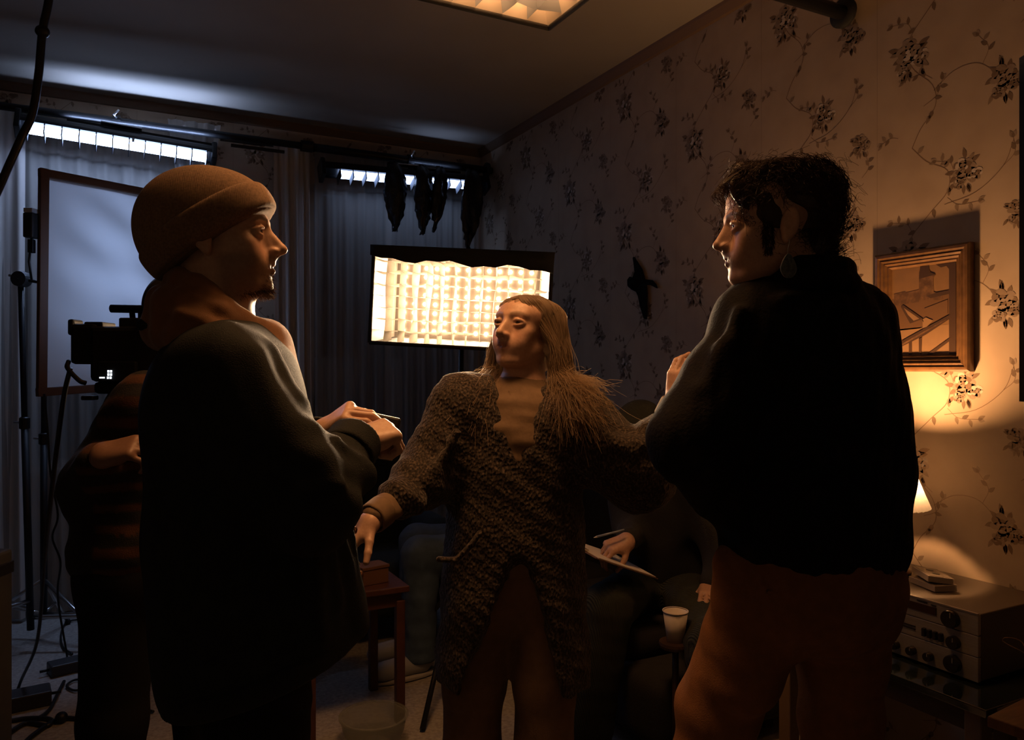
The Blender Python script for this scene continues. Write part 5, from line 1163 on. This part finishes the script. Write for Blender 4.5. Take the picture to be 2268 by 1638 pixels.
# ------------------------------------------------------------------ lamp, stereo and table on the right
TX, TY0, TY1, TZ = 1.82, 1.09, 1.78, .55
tb = thing('table', 'dark glossy low table under the stereo', 'table', ((TX+2.28)/2, (TY0+TY1)/2, 0)); m_gloss = mat('dark glass top', (.012, .016, .014), .08, spec=.8, coat=.5); m_dwood = mat('dark wood', (.06, .030, .015), .5, noise=(12, (.035, .018, .009), .3, .7, (1, 1, 8)))
MB().box(((TX+2.28)/2, (TY0+TY1)/2, TZ-.010), ((2.28-TX)/2, (TY1-TY0)/2, .010), bev=.003).build('table_top', m_gloss, tb)
MB().box(((TX+2.28)/2, (TY0+TY1)/2, TZ-.05), ((2.28-TX)/2-.03, (TY1-TY0)/2-.03, .03)).build('apron', m_dwood, tb)
for x in (TX+.05, 2.24):
    for y in (TY0+.05, TY1-.05): MB().box((x, y, (TZ-.02)/2), (.022, .022, (TZ-.02)/2), bev=.004).build('leg', mat('pale wood leg', (.20, .13, .08), .6), tb)
SX, SY0, SY1, SZ0, SZ1 = 1.945, 1.185, 1.625, TZ+.008, TZ+.180
se = thing('stereo', 'silver stereo receiver with round black knobs on the dark table', 'stereo', ((SX+2.28)/2, (SY0+SY1)/2, TZ))
m_alu = mat('brushed aluminium', (.40, .36, .32), .38, metal=.75, noise=(300, (.33, .30, .27), .3, .7, (1, .05, 1))); m_case = mat('stereo case', (.10, .075, .055), .5); m_knob = mat('dark knob', (.035, .028, .024), .25, metal=.6)
MB().box(((SX+2.27)/2+.006, (SY0+SY1)/2, (SZ0+SZ1)/2), ((2.27-SX)/2-.006, (SY1-SY0)/2, (SZ1-SZ0)/2), bev=.003).build('case', m_case, se)
H = SZ1-SZ0; rows = [(SZ0, SZ0+H*.36), (SZ0+H*.37, SZ0+H*.68), (SZ0+H*.69, SZ1)]
for a, b in rows: MB().box((SX+.004, (SY0+SY1)/2, (a+b)/2), (.006, (SY1-SY0)/2+.001, (b-a)/2), bev=.0012).build('front_panel', m_alu, se)
MB().box((SX, (SY0+SY1)/2, SZ1+.001), (.004, (SY1-SY0)/2, .0018)).build('top_edge', m_alu, se)
def knob(y, z, r, l=.016):
    k = MB().lathe([(r, 0), (r, l*.75), (r*.92, l), (.0001, l)], (SX-.002, y, z), (-1, 0, 0), 22).build('knob', m_knob, se, smooth=False); auto_smooth(k)
    MB().box((SX-.002-l-.0005, y-r*.25, z+r*.5), (.0008, .0012, r*.3)).build('mark', m_alu, k)
zc = [(a+b)/2 for a, b in rows]
knob(SY0+.068, zc[2]-.002, .023); knob(SY0+.060, zc[1]-.006, .017); knob(SY0+.062, zc[0]-.002, .022)
for y in (.128, .178, .228): knob(SY0+y, zc[0]-.006, .012, .018)
knob(SY0+.262, zc[0]-.004, .005, .006); knob(SY0+.300, zc[0]-.004, .016)
for i in range(4): MB().box((SX-.006, SY0+.095+i*.016, zc[1]-.004), (.006, .0042, .011), bev=.0012).build('switch', m_knob, se)
MB().box((SX-.0035, SY0+.25, zc[2]+.004), (.0015, .140, .010)).build('tuning_window', mat('amber dark glass', (.03, .014, .008), .15), se)
for y0, y1, dz in ((.11, .125, .019), (.135, .165, .021)): MB().box((SX-.0035, SY0+(y0+y1)/2, zc[2]+dz), (.001, (y1-y0)/2, .0012)).build('lettering', m_knob, se)
for dz in (.002, -.006): MB().box((SX-.0035, SY0+.275, zc[1]+dz), (.0014, .105, .0016)).build('slot', m_knob, se)
for i in range(5): MB().box((SX-.0035, SY0+.235+i*.012, zc[1]+.016), (.0008, .0035, .0016)).build('lettering', m_knob, se)
for x in (SX+.04, 2.22):
    for y in (SY0+.04, SY1-.04): MB().lathe([(.014, 0), (.014, .009)], (x, y, TZ), n=12, cap=True).build('foot', m_knob, se)
# cassettes on the stereo
m_clear = mat('clear plastic', (.55, .45, .38), .12, alpha=.55, spec=.6); m_tape = mat('black cassette', (.02, .017, .015), .4); m_insert = mat('printed cassette insert', (.16, .12, .085), .6)
def cassette(c, R, label, stand=False):
    t = thing('cassette', label, 'cassette', c, group='cassettes on the stereo'); c = np.asarray(c, float); L = lambda x, y, z: c+R@np.array([x, y, z])
    MB().box(L(0, 0, .0085), (.0545, .035, .0085), R, bev=.0015).build('box', m_clear, t); MB().box(L(0, 0, .0085), (.050, .031, .006), R).build('tape', m_tape, t)
    MB().box(L(0, 0, .0165), (.048, .029, .0012), R).build('insert', m_insert, t)
    for q in (-1, 1): MB().lathe([(.010, 0), (.010, .001)], L(q*.02, 0, .0178), R[:, 2], 12, cap=True).build('reel', m_tape, t)
    MB().box(L(0, -.0325, .0085), (.048, .0012, .0065), R).build('spine_card', m_insert, t)
cassette((2.075, 1.395, SZ1+.003), rotz(1.25), 'lower cassette box lying flat on the stereo')
Rt2 = rotz(1.0)@np.array([[1, 0, 0], [0, math.cos(.12), -math.sin(.12)], [0, math.sin(.12), math.cos(.12)]])
cassette((2.080, 1.400, SZ1+.0245), Rt2, 'upper cassette box lying askew on another on the stereo')
Rs = np.stack([np.array([0, 0, 1.0]), np.array([0, 1.0, 0]), np.array([-1.0, 0, 0])], 1)
cassette((2.075, 1.505, SZ1+.0565), rotz(-.25)@Rs, 'cassette box standing upright on the stereo beside the lamp')
# pleated lamp
LX, LY, LB, LT = 2.115, 1.555, .930, 1.088
lp = thing('table_lamp', 'small lit table lamp with pleated cream shade on the stereo', 'lamp', (LX, LY, SZ1))
npl = 36; vs = []
for j, (z, r0) in enumerate(((LB, .104), (LB+.05, .086), (LB+.10, .067), (LT, .046))):
    for i in range(npl*2): w = math.pi*i/npl; rr = r0*(1+(.045 if i % 2 else -.02)); vs.append((LX+rr*math.cos(w), LY+rr*math.sin(w), z+(.004 if i % 2 else 0)*(1 if j in (0, 3) else 0)))
n = npl*2; fs = [[j*n+i, j*n+(i+1) % n, (j+1)*n+(i+1) % n, (j+1)*n+i] for j in range(3) for i in range(n)]
put('lamp_shade', np.array(vs), fs, sheer('cream pleated cloth', (.42, .41, .39), 1.0, .45), lp, smooth=False)
MB().lathe([(.055, 0), (.056, .012), (.030, .022), (.014, .05), (.020, .10), (.026, .14), (.012, .19), (.009, .24)], (LX, LY, SZ1+.002), n=24, cap=True).build('lamp_base', mat('brown ceramic', (.10, .05, .025), .3), lp, smooth=True)
MB().tube([(LX, LY, SZ1+.24), (LX, LY, 1.01)], .013, 12).build('socket', m_gilt, lp, smooth=True)
o = MB().ball((LX, LY, 1.045), (.022, .022, .027), 10).build('bulb', emission('bulb glow', C_BULB, P_BULB), lp, smooth=True)
MB().lathe([(.001, .0), (.040, .002), (.040, .006), (.001, .008)], (LX, LY, 1.006), n=20).build('light_stop', m_gilt, lp, smooth=False)  # added disc under the bulb, holds back its downward light
for k in range(3):
    w = k*2.1+.5; MB().tube([(LX, LY, 1.012), (LX+.04*math.cos(w), LY+.04*math.sin(w), LT-.010)], .0012, 5).build('shade_wire', m_chrome, lp)
# wooden corner table, black case and wire glasses at the right edge
wt = thing('side_table', 'corner of a brown wooden table at the bottom right edge', 'table', P(2440, 1638, 1.55)*np.array([1, 1, 0])); c = V(2448, 1560, 1.62); zt = .60
MB().box((vw(c)[0], vw(c)[1], zt-.012), (.16, .16, .012), rotz(.1), bev=.004).build('table_top', mat('reddish wood', (.22, .09, .035), .45, noise=(10, (.14, .055, .02), .3, .7, (1, 8, 1))), wt)
for x in (-.13, .13):
    for y in (-.13, .13): MB().box((vw(c)[0]+x, vw(c)[1]+y, (zt-.024)/2), (.016, .016, (zt-.024)/2)).build('leg', m_dwood, wt)
kc = vw(V(2440, 1500, 1.62)); kc[2] = zt+.045
ck = thing('case', 'small black case on the wooden corner table at right', 'case', (kc[0], kc[1], zt)); MB().box(kc, (.10, .09, .044), rotz(.1), bev=.01).build('case_body', m_dkgrey, ck); MB().tube([kc+np.array([-.03, 0, .044]), kc+np.array([-.03, 0, .055]), kc+np.array([.03, 0, .055]), kc+np.array([.03, 0, .044])], .004, 6).build('case_handle', m_black, ck)
gc = V(2246, 1432, 1.55); gl = thing('glasses', 'wire-rimmed eyeglasses leaning on the black case at right', 'glasses', vw(gc)); ring = [(-26, -14), (-22, -20), (0, -19), (16, -12), (22, -2), (26, 14), (10, 6), (-14, -6)]
for off in (0, 52): MB().tube([vw(gc+np.array([(x+off)/FPX*1.55, .0, -y/FPX*1.55])) for x, y in [tuple(q[:2]) for q in spline([np.array([*q, 0.]) for q in ring+ring[:1]], 4)]], .0010, 6).build('lens_rim', mat('gold wire', (.75, .50, .28), .25, metal=1), gl, smooth=True)
MB().tube([vw(gc+np.array([.024, 0, .0])), vw(gc+np.array([.06, .02, -.02])), vw(gc+np.array([.10, .05, -.032]))], .001, 6).build('temple', mat('gold wire', (.75, .50, .28), .25, metal=1), gl, smooth=True)

# ------------------------------------------------------------------ sofa, armchair, side table, small things of the crew
m_sofa = mat('dark sofa cloth', (.022, .022, .024), .95, bump=('noise', 150, .3))
def soft_block(name, c, h, parent, m, r=.05, M=None):
    c = np.asarray(c, float); F = Field(c-np.abs(h).max()*1.5-.05, c+np.abs(h).max()*1.5+.05, .03) if False else Field(c-np.asarray(h)-.06, c+np.asarray(h)+.06, .018)
    F.rbox(c, h, None, r); v, f = F.mesh(); v = relax(v, f, 1); return put(name, v, f, m, parent)
so = thing('sofa', 'dark upholstered sofa against the rose wallpaper under the seated crew', 'sofa', (1.92, 2.95, 0))
soft_block('seat_base', (1.93, 2.95, .19), (.34, .92, .12), so, m_sofa); soft_block('backrest', (2.19, 2.95, .50), (.10, .92, .30), so, m_sofa, .07)
for y in (3.77,): soft_block('armrest', (1.93, y, .30), (.34, .09, .26), so, m_sofa, .07)
for i in range(2): soft_block('cushion', (1.87, 2.59+.74*i, .355), (.25, .36, .055), so, m_sofa, .04)
for x in (1.66, 2.20):
    for y in (2.15, 3.75): MB().box((x, y, .04), (.02, .02, .04)).build('leg', m_dwood, so)
ac = V(815, 1150, 4.02); aw = vw(ac); ar = thing('armchair', 'dark armchair with rounded back near the window', 'armchair', (aw[0], aw[1], 0)); m_teal = mat('dark teal cloth', (.020, .030, .034), .95, bump=('noise', 150, .3))
soft_block('backrest', (aw[0], aw[1]+.22, .62), (.30, .10, .33), ar, m_teal, .095); soft_block('seat_base', (aw[0], aw[1]-.05, .27), (.30, .28, .14), ar, m_teal, .06)
for q in (-1, 1): soft_block('armrest', (aw[0]+q*.30, aw[1]-.03, .40), (.07, .28, .20), ar, m_teal, .065)
for x in (-.25, .25):
    for y in (-.27, .24): MB().box((aw[0]+x, aw[1]+y, .07), (.02, .02, .07)).build('leg', m_dwood, ar)
sw = vw(np.array([-.66, 3.02, 0])); sd_ = thing('side_table', 'dark reddish side table beside the knee in blue jeans', 'table', sw); m_red = mat('dark red wood', (.085, .030, .016), .5, noise=(14, (.05, .018, .010), .3, .7, (1, 6, 1)))
MB().box((sw[0], sw[1], .515), (.20, .20, .012), bev=.004).build('table_top', m_red, sd_); MB().box((sw[0], sw[1], .475), (.175, .175, .028)).build('apron', m_red, sd_)
for x in (-.17, .17):
    for y in (-.17, .17): MB().box((sw[0]+x, sw[1]+y, .235), (.017, .017, .235), bev=.003).build('leg', m_red, sd_)
bx_ = vw(V(822, 1225, 2.98)); bo = thing('box', 'small brown box on the dark reddish side table', 'box', (bx_[0], bx_[1], .527)); MB().box((bx_[0], bx_[1], .557), (.055, .04, .030), rotz(.2), bev=.003).build('box_body', mat('brown card', (.13, .06, .028), .7), bo); MB().box((bx_[0], bx_[1], .592), (.058, .043, .006), rotz(.2), bev=.002).build('lid', mat('brown card', (.13, .06, .028), .7), bo)
bw_ = vw(np.array([-.50, 2.78, 0])); bn = thing('basin', 'pale round plastic basin on the floor in front of the side table', 'basin', bw_)
MB().lathe([(.06, .0), (.085, .004), (.105, .05), (.115, .10), (.119, .10), (.109, .05), (.088, .009), (.0001, .008)], bw_, n=32).build('bowl', sheer('milky plastic', (.40, .42, .38), .45, .5), bn, smooth=True)
MB().lathe([(.115, .098), (.125, .100), (.125, .105), (.115, .105)], bw_, n=32).build('rim', sheer('milky plastic', (.40, .42, .38), .45, .5), bn, smooth=True)
# clipboard, pen and paper cup
cbA, cbB = V(1262, 1195, 2.85), V(1320, 1236, 2.60); cbC = cbB+np.array([.238, .15, -.11]); ex = cbC-cbB; ey = cbA-cbB; lx, ly = np.linalg.norm(ex), np.linalg.norm(ey); ex /= lx; ey = ey-ex*(ey@ex); ey /= np.linalg.norm(ey); ez = np.cross(ex, ey); R_ = np.stack([vw(ex), vw(ey), vw(ez)], 1); cm = cbB+ex*lx/2+ey*ly/2
cl_ = thing('clipboard', 'clipboard with white paper held on the lap of the seated writer', 'clipboard', vw(cm))
MB().box(vw(cm), (lx/2, ly/2, .0015), R_).build('board', mat('brown hardboard', (.16, .09, .05), .6), cl_); MB().box(vw(cm+ez*.003+ex*.006), (lx/2-.012, ly/2-.006, .0012), R_).build('paper', mat('white paper', (.62, .58, .52), .8), cl_)
MB().box(vw(cbB+ex*.012+ey*ly*.5+ez*.006), (.010, .055, .004), R_, bev=.002).build('clip', m_chrome, cl_)
pw = V(1322, 1188, 2.72); pn = thing('pen', 'thin pen in the hand of the seated writer', 'pen', vw(pw)); MB().tube([vw(pw), vw(pw+np.array([.10, .02, .02]))], .004, 8).build('barrel', mat('blue pen', (.20, .24, .34), .3), pn, smooth=True); MB().tube([vw(pw+np.array([-.012, -.002, -.003])), vw(pw)], [.0008, .0038], 8).build('tip', m_chrome, pn, smooth=True)
cu = V(1496, 1352, 2.52); zc_ = cu[2]; cp = thing('paper_cup', 'white paper cup standing beside the knee of the seated writer', 'cup', (vw(cu)[0], vw(cu)[1], zc_-.10)); m_pap = mat('white paper cup', (.66, .60, .54), .7)
MB().lathe([(.0001, .002), (.027, 0), (.0405, .098), (.039, .098), (.0255, .004)], (vw(cu)[0], vw(cu)[1], zc_-.10), n=28).build('cup_wall', m_pap, cp, smooth=True); MB().lathe([(.0395, .097), (.0425, .0985), (.0425, .1015), (.0395, .1005)], (vw(cu)[0], vw(cu)[1], zc_-.10), n=28).build('rim', m_pap, cp, smooth=True)

# ------------------------------------------------------------------ grip corner on the left
# white diffusion frame on a stand
fa, fb, fc_, fd = V(97, 383, 3.45), V(380, 437, 3.98), V(380, 848, 3.98), V(92, 868, 3.45)
df = thing('diffusion_frame', 'large brown frame stretched with white paper glowing blue behind the man in the beanie', 'frame', vw(fd)); fb2 = fa+(fb-fa)*1.55; fc2 = fd+(fc_-fd)*1.55
n = 26; vs = []; rngf = np.random.RandomState(9)
for j in range(n+1):
    for i in range(n+1):
        u, w = i/n, j/n; p = (fa*(1-u)+fb2*u)*(1-w)+(fd*(1-u)+fc2*u)*w; e = u*(1-u)*w*(1-w)*16
        bmp = .022*math.sin((u*1.0-w*1.4)*16+1)*math.sin((u+w*.6)*5)*min(1, e)+.004*rngf.normal()*min(1, e)*.3; vs.append(p+np.array([.55, -.83, 0])*bmp*1.6)
idx = np.arange((n+1)**2).reshape(n+1, n+1); put('paper_screen', vw(np.array(vs)), np.stack([idx[:-1, :-1], idx[1:, :-1], idx[1:, 1:], idx[:-1, 1:]], -1).reshape(-1, 4), sheer('white diffusion paper', (.80, .80, .80), 1.0, .38), df)
for p, q in ((fa, fb2), (fb2, fc2), (fc2, fd), (fd, fa)):
    c = vw((p+q)/2); ax = vw(q-p); L_ = np.linalg.norm(ax); ax /= L_; b = np.cross(ax, vw(np.array([.88, -.47, 0]))); nrm = np.cross(vw(fb2-fa), np.array([0, 0, 1.0])); nrm /= np.linalg.norm(nrm); b = np.cross(nrm, ax); MB().box(c, (L_/2+.02, .019, .014), np.stack([ax, b, nrm], 1), bev=.003).build('frame_bar', mat('brown frame wood', (.15, .070, .035), .6), df)
def stand(label, foot, top, legs, m_p, m_l, lh=.42, r=.013, turtle=False):
    foot = np.asarray(foot, float); top = np.asarray(top, float); t = thing('light_stand', label, 'stand', foot*np.array([1, 1, 0])); F0 = foot*np.array([1, 1, 0]); mid = F0+(top-F0)*.62; mid[2] = top[2]*.62
    MB().tube([F0+np.array([0, 0, .10]), mid], r*1.25, 12).build('pole', m_p, t, smooth=True); MB().tube([mid, top], r, 12).build('riser', m_p, t, smooth=True)
    MB().lathe([(r*1.2, -.03), (r*1.8, -.025), (r*1.8, .025), (r*1.2, .03)], mid, n=14).build('collar', m_black, t); MB().tube([mid+np.array([0, 0, .0]), mid-RGT*.05+np.array([0, 0, .004])], .006, 8).build('knob', m_chrome, t, smooth=True)
    for a, L_, h in legs:
        d = np.array([math.cos(a), math.sin(a), 0])
        if turtle: pts = spline([F0+np.array([0, 0, h]), F0+d*L_*.55+np.array([0, 0, h]), F0+d*L_*.75+np.array([0, 0, h*.85]), F0+d*L_*.82+np.array([0, 0, .012]), F0+d*L_+np.array([0, 0, .012])], 5)
        else: pts = [F0+np.array([0, 0, lh]), F0+d*L_+np.array([0, 0, .012])]
        lg = MB().tube(pts, .011 if turtle else .009, 10).build('leg', m_l, t, smooth=True); e = F0+d*L_; MB().ball(e+np.array([0, 0, .014]), .016, 8).build('rubber_foot', m_black, lg, smooth=True)
        if not turtle: MB().tube([F0+np.array([0, 0, .13]), F0+d*L_*.5+np.array([0, 0, lh*.5])], .006, 8).build('brace', m_l, t, smooth=True)
    return t
A0 = -YAW
s1 = stand('chrome-legged grip stand at far left beside the white frame', P(68, 1440, 3.70), P(46, 628, 3.70), [(A0+.05, .62, .16), (A0+2.6, .62, .20), (A0-1.95, .60, .24)], m_black, m_chrome, turtle=True)
kp = P(48, 618, 3.68); MB().lathe([(.001, -.03), (.036, -.028), (.038, -.01), (.038, .01), (.036, .028), (.001, .03)], kp, FWD, 18).build('grip_head', m_dkgrey, s1); MB().tube([kp, kp-RGT*.06+np.array([0, 0, .02])], .007, 8).build('handle', m_chrome, s1, smooth=True); MB().tube([kp, kp+RGT*.12+np.array([0, 0, -.02])], .008, 8).build('arm', m_black, s1, smooth=True)
stand('black tripod stand behind the lower left corner of the white frame', P(97, 1372, 3.86), P(97, 700, 3.86), [(A0-.35, .46, .0), (A0+3.0, .46, .0), (A0+1.6, .22, .0)], m_black, m_chrome, lh=.30)
# clamp lamp and device on the frame edge
cl2 = P(70, 500, 3.42); dv = thing('ballast', 'small black box with pale top clipped to the left edge of the white frame', 'ballast', cl2); R_ = np.stack([RGT, FWD, [0, 0, 1]], 1)
MB().box(cl2, (.022, .03, .055), R_, bev=.006).build('box_body', m_dkgrey, dv); MB().box(cl2+np.array([0, 0, .066]), (.020, .028, .010), R_, bev=.003).build('top', mat('pale grey plastic', (.55, .57, .60), .5), dv); MB().tube([cl2-np.array([0, 0, .05]), cl2-np.array([.01, 0, .16]), cl2-np.array([0, 0, .24])], .005, 8).build('lead', m_black, dv, smooth=True)
MB().box(P(70, 545, 3.42), (.012, .012, .03), R_, bev=.003).build('plug', m_black, dv)
def cable(label, pts, r=.006, knots=()):
    t = thing('cable', label, 'cable', pts[0]); MB().tube(spline(pts, 8), r, 8).build('lead', m_black, t, smooth=True)
    for k in knots: MB().ball(k, (.022, .022, .020), 10).build('connector', m_black, t, smooth=True)
    return t
cable('thick black cable hanging from the ceiling at top left with a knot', [P(140, -240, 2.5), P(128, -150, 2.5), P(108, 0, 2.5), P(94, 70, 2.5), P(86, 160, 2.5), P(72, 250, 2.5), P(45, 310, 2.5), P(5, 400, 2.5), P(-60, 560, 2.5), P(-150, 900, 2.62), P(-190, 1300, 2.75), P(-200, 1640, 2.78)], .0125, [P(94, 70, 2.5)])
cable('thin cable hanging from the white frame down to the floor', [P(98, 872, 3.42), P(106, 960, 3.44), P(112, 1050, 3.45), P(128, 1140, 3.46), P(116, 1190, 3.47), P(134, 1245, 3.5), P(128, 1330, 3.55)+np.array([0, 0, .02]), P(150, 1450, 3.55)*np.array([1, 1, 0])+np.array([0, 0, .012])], .0045)
def fl_(px, py, z=.010):
    d = (CAM_H-z)*FPX/(py-819.0); return P(px, py, d)
def brick(px, py, w, l, h, a, label):
    c = fl_(px, py, 0.0); t = thing('power_brick', label, 'power supply', c, group='power supplies on the carpet'); R_ = rotz(a); MB().box(c+np.array([0, 0, h/2]), (l/2, w/2, h/2), R_, bev=.006).build('box_body', m_dkgrey, t)
    for q in (-1, 1): MB().tube([c+R_@np.array([q*l/2, 0, h/2]), c+R_@np.array([q*(l/2+.035), 0, h/2])], .006, 8).build('strain_relief', m_black, t, smooth=True)
brick(156, 1484, .095, .17, .05, .75-YAW, 'black power supply on the carpet beside the operator\'s feet'); brick(42, 1566, .11, .22, .06, .6-YAW, 'larger black power supply on the carpet at bottom left')
cable('cable running between the two power supplies on the carpet', [fl_(142, 1508), fl_(128, 1535), fl_(110, 1570), fl_(86, 1588), fl_(60, 1590)], .007)
cable('coiled black cable on the carpet at bottom left', [fl_(2, 1600), fl_(60, 1590), fl_(110, 1592), fl_(105, 1606), fl_(60, 1600), fl_(20, 1622), fl_(-10, 1636)], .009)
cable('black cable with round connector lying near the operator\'s feet', [fl_(185, 1592), fl_(160, 1590), fl_(136, 1590), fl_(112, 1600), fl_(70, 1630), fl_(40, 1660)], .009, [fl_(136, 1590, .02)+np.array([0, 0, .005])])
cable('thin looped cable on the carpet behind the power supply', [fl_(188, 1370), fl_(150, 1376), fl_(136, 1400), fl_(138, 1430), fl_(160, 1448)], .005)
cable('thin cable loop lying right of the power supply', [fl_(195, 1505), fl_(165, 1505), fl_(148, 1518), fl_(165, 1528), fl_(195, 1522)], .005)
cable('thin cables crossing the carpet between the legs', [fl_(330, 1470), fl_(318, 1500), fl_(330, 1530), fl_(300, 1560), fl_(340, 1575)], .005)
gx = V(-40, 1430, 2.35); gq = thing('equipment_case', 'grey edge of an equipment case at the lower left edge', 'case', vw(gx)*np.array([1, 1, 0])); R_ = np.stack([RGT, FWD, [0, 0, 1]], 1); ct = vw(np.array([V(-170, 0, 2.35)[0], 2.35, 0]))
MB().box(ct+np.array([0, 0, .38]), (.145, .2, .38), R_, bev=.01).build('case_body', mat('grey case', (.10, .10, .095), .7), gq); MB().box(ct+np.array([0, 0, .70]), (.148, .203, .02), R_, bev=.004).build('lid', m_dkgrey, gq)

# ------------------------------------------------------------------ film camera on the operator's shoulder
cd = 1.93; cc = thing('film_camera', 'black film camera with top handle and lit display on the operator\'s shoulder', 'camera', P(250, 868, cd)); Rv = np.stack([RGT, FWD, [0, 0, 1]], 1); m_cam = mat('black camera body', (.004, .004, .0045), .6, spec=.15)
def cbox(name, x0, x1, y0, y1, dd, dep, m=m_cam, bev=.006, parent=None):
    a, b = V(x0, y1, dd), V(x1, y0, dd); c = (a+b)/2; c[1] += dep/2; return MB().box(vw(c), ((b[0]-a[0])/2, dep/2, (b[2]-a[2])/2), Rv, bev=bev).build(name, m, parent or cc)
bodyc = cbox('camera_body', 196, 420, 722, 845, cd, .13, bev=.012); bat = cbox('battery', 153, 212, 716, 806, cd+.01, .11, bev=.010)
cbox('battery_cap', 148, 162, 706, 742, cd+.03, .05, parent=bat); cbox('top_plate', 262, 420, 703, 727, cd+.02, .09, bev=.004); cbox('recorder', 185, 226, 712, 730, cd+.02, .07, bev=.004)
MB().tube([P(246, 683, cd+.05), P(420, 686, cd+.05)], .0105, 12).build('top_handle', m_cam, cc, smooth=True); MB().tube([P(292, 686, cd+.05), P(294, 706, cd+.05)], .007, 8).build('handle_post', m_cam, cc, smooth=True); MB().tube([P(312, 686, cd+.05), P(312, 706, cd+.05)], .007, 8).build('handle_post', m_cam, cc, smooth=True)
cbox('shoulder_pad', 205, 380, 845, 872, cd+.0, .12, bev=.010); cbox('side_arm', 178, 205, 876, 886, cd-.02, .03, bev=.003)
for dz in (0, 1): MB().tube([P(225, 862, cd+.02+.07*dz), P(520, 862, cd+.02+.07*dz)], .0075, 10).build('rod', m_chrome if dz == 0 else m_cam, cc, smooth=True)
MB().lathe([(.035, 0), (.042, .02), (.042, .10), (.05, .11), (.05, .15), (.044, .15), (.040, .14)], P(420, 780, cd+.065), RGT, 24, cap=True).build('lens', m_cam, cc, smooth=True); cbox('matte_box', 548, 580, 725, 840, cd-.02, .17, bev=.004)
cbox('viewfinder', 318, 350, 655, 690, cd-.03, .06, bev=.008); cbox('side_panel', 215, 300, 800, 845, cd-.012, .015, bev=.003)
m_disp = emission('camera display', (.80, .88, 1.0), 2.2, False)
for k, (x, y) in enumerate(((240, 822), (246, 822), (240, 829), (246, 829), (239, 836), (245, 836))): c = P(x, y, cd-.0145); MB().box(c, (.0022, .0006, .0030), Rv).build('display_digit', m_disp, cc)
c = P(226, 836, cd-.0145); MB().box(c, (.0065, .0006, .0017), Rv).build('display_bar', m_disp, cc)
MB().tube(spline([P(152, 800, cd+.02), P(150, 815, cd), P(175, 842, cd-.01), P(190, 848, cd)], 5), .006, 8).build('strap_loop', m_cam, cc, smooth=True)
cable('black power cable dropping from the film camera to the floor', [P(156, 815, 1.95), P(143, 870, 1.96), P(130, 960, 2.0), P(112, 1110, 2.15), P(98, 1250, 2.5), P(82, 1420, 2.9), P(45, 1520, 3.2)*np.array([1, 1, 0])+np.array([0, 0, .05]), fl_(30, 1560)], .006)

# blue panel lamp and stand, added out of sight to brighten the white frame
lq = V(455, 600, 3.45); tq = V(260, 630, 3.74); fw = vw(tq-lq); fw /= np.linalg.norm(fw); rt_ = np.cross(fw, [0, 0, 1.0]); rt_ /= np.linalg.norm(rt_); up_ = np.cross(rt_, fw); lw = vw(lq)
pl = stand('slim black stand of the added blue panel lamp, unseen behind the man in the beanie', lw*np.array([1, 1, 0]), lw-np.array([0, 0, .11]), [(A0+.6, .40, 0), (A0+2.7, .40, 0), (A0-1.5, .40, 0)], m_black, m_black, lh=.35)
lt = thing('added_panel_lamp', 'small added blue panel lamp, unseen behind the man in the beanie, brightening the white frame', 'light', lw); Rp = np.stack([rt_, fw, up_], 1)
MB().box(lw-fw*.022, (.10, .018, .10), Rp, bev=.006).build('housing', m_black, lt)
for q in (-1, 1): MB().box(lw+rt_*q*.103+fw*.03, (.002, .05, .10), Rp).build('barn_door', m_black, lt); MB().box(lw+up_*q*.103+fw*.03, (.10, .05, .002), Rp).build('barn_door', m_black, lt)
ld = bpy.data.lights.new('added_panel_glow', 'AREA'); ld.shape = 'SQUARE'; ld.size = .17; ld.energy = P_ADDED_PANEL; ld.color = C_BLUE; ld.spread = math.radians(95)
lo = bpy.data.objects.new('added_panel_glow', ld); COL.objects.link(lo); lo.parent = lt; lo.rotation_euler = Vector(tuple(fw)).to_track_quat('-Z', 'Y').to_euler()

sx = vw(cu); sz = zc_-.100; sl = thing('stool', 'slim dark stool under the white paper cup', 'stool', (sx[0], sx[1], 0))
MB().lathe([(.001, -.018), (.052, -.018), (.054, -.009), (.052, 0), (.001, 0)], (sx[0], sx[1], sz), n=24).build('seat', m_dwood, sl); MB().tube([(sx[0], sx[1], .02), (sx[0], sx[1], sz-.018)], .011, 10).build('column', m_dwood, sl, smooth=True)
MB().lathe([(.001, 0), (.075, 0), (.075, .010), (.015, .022), (.001, .022)], (sx[0], sx[1], 0), n=24).build('base', m_dwood, sl)
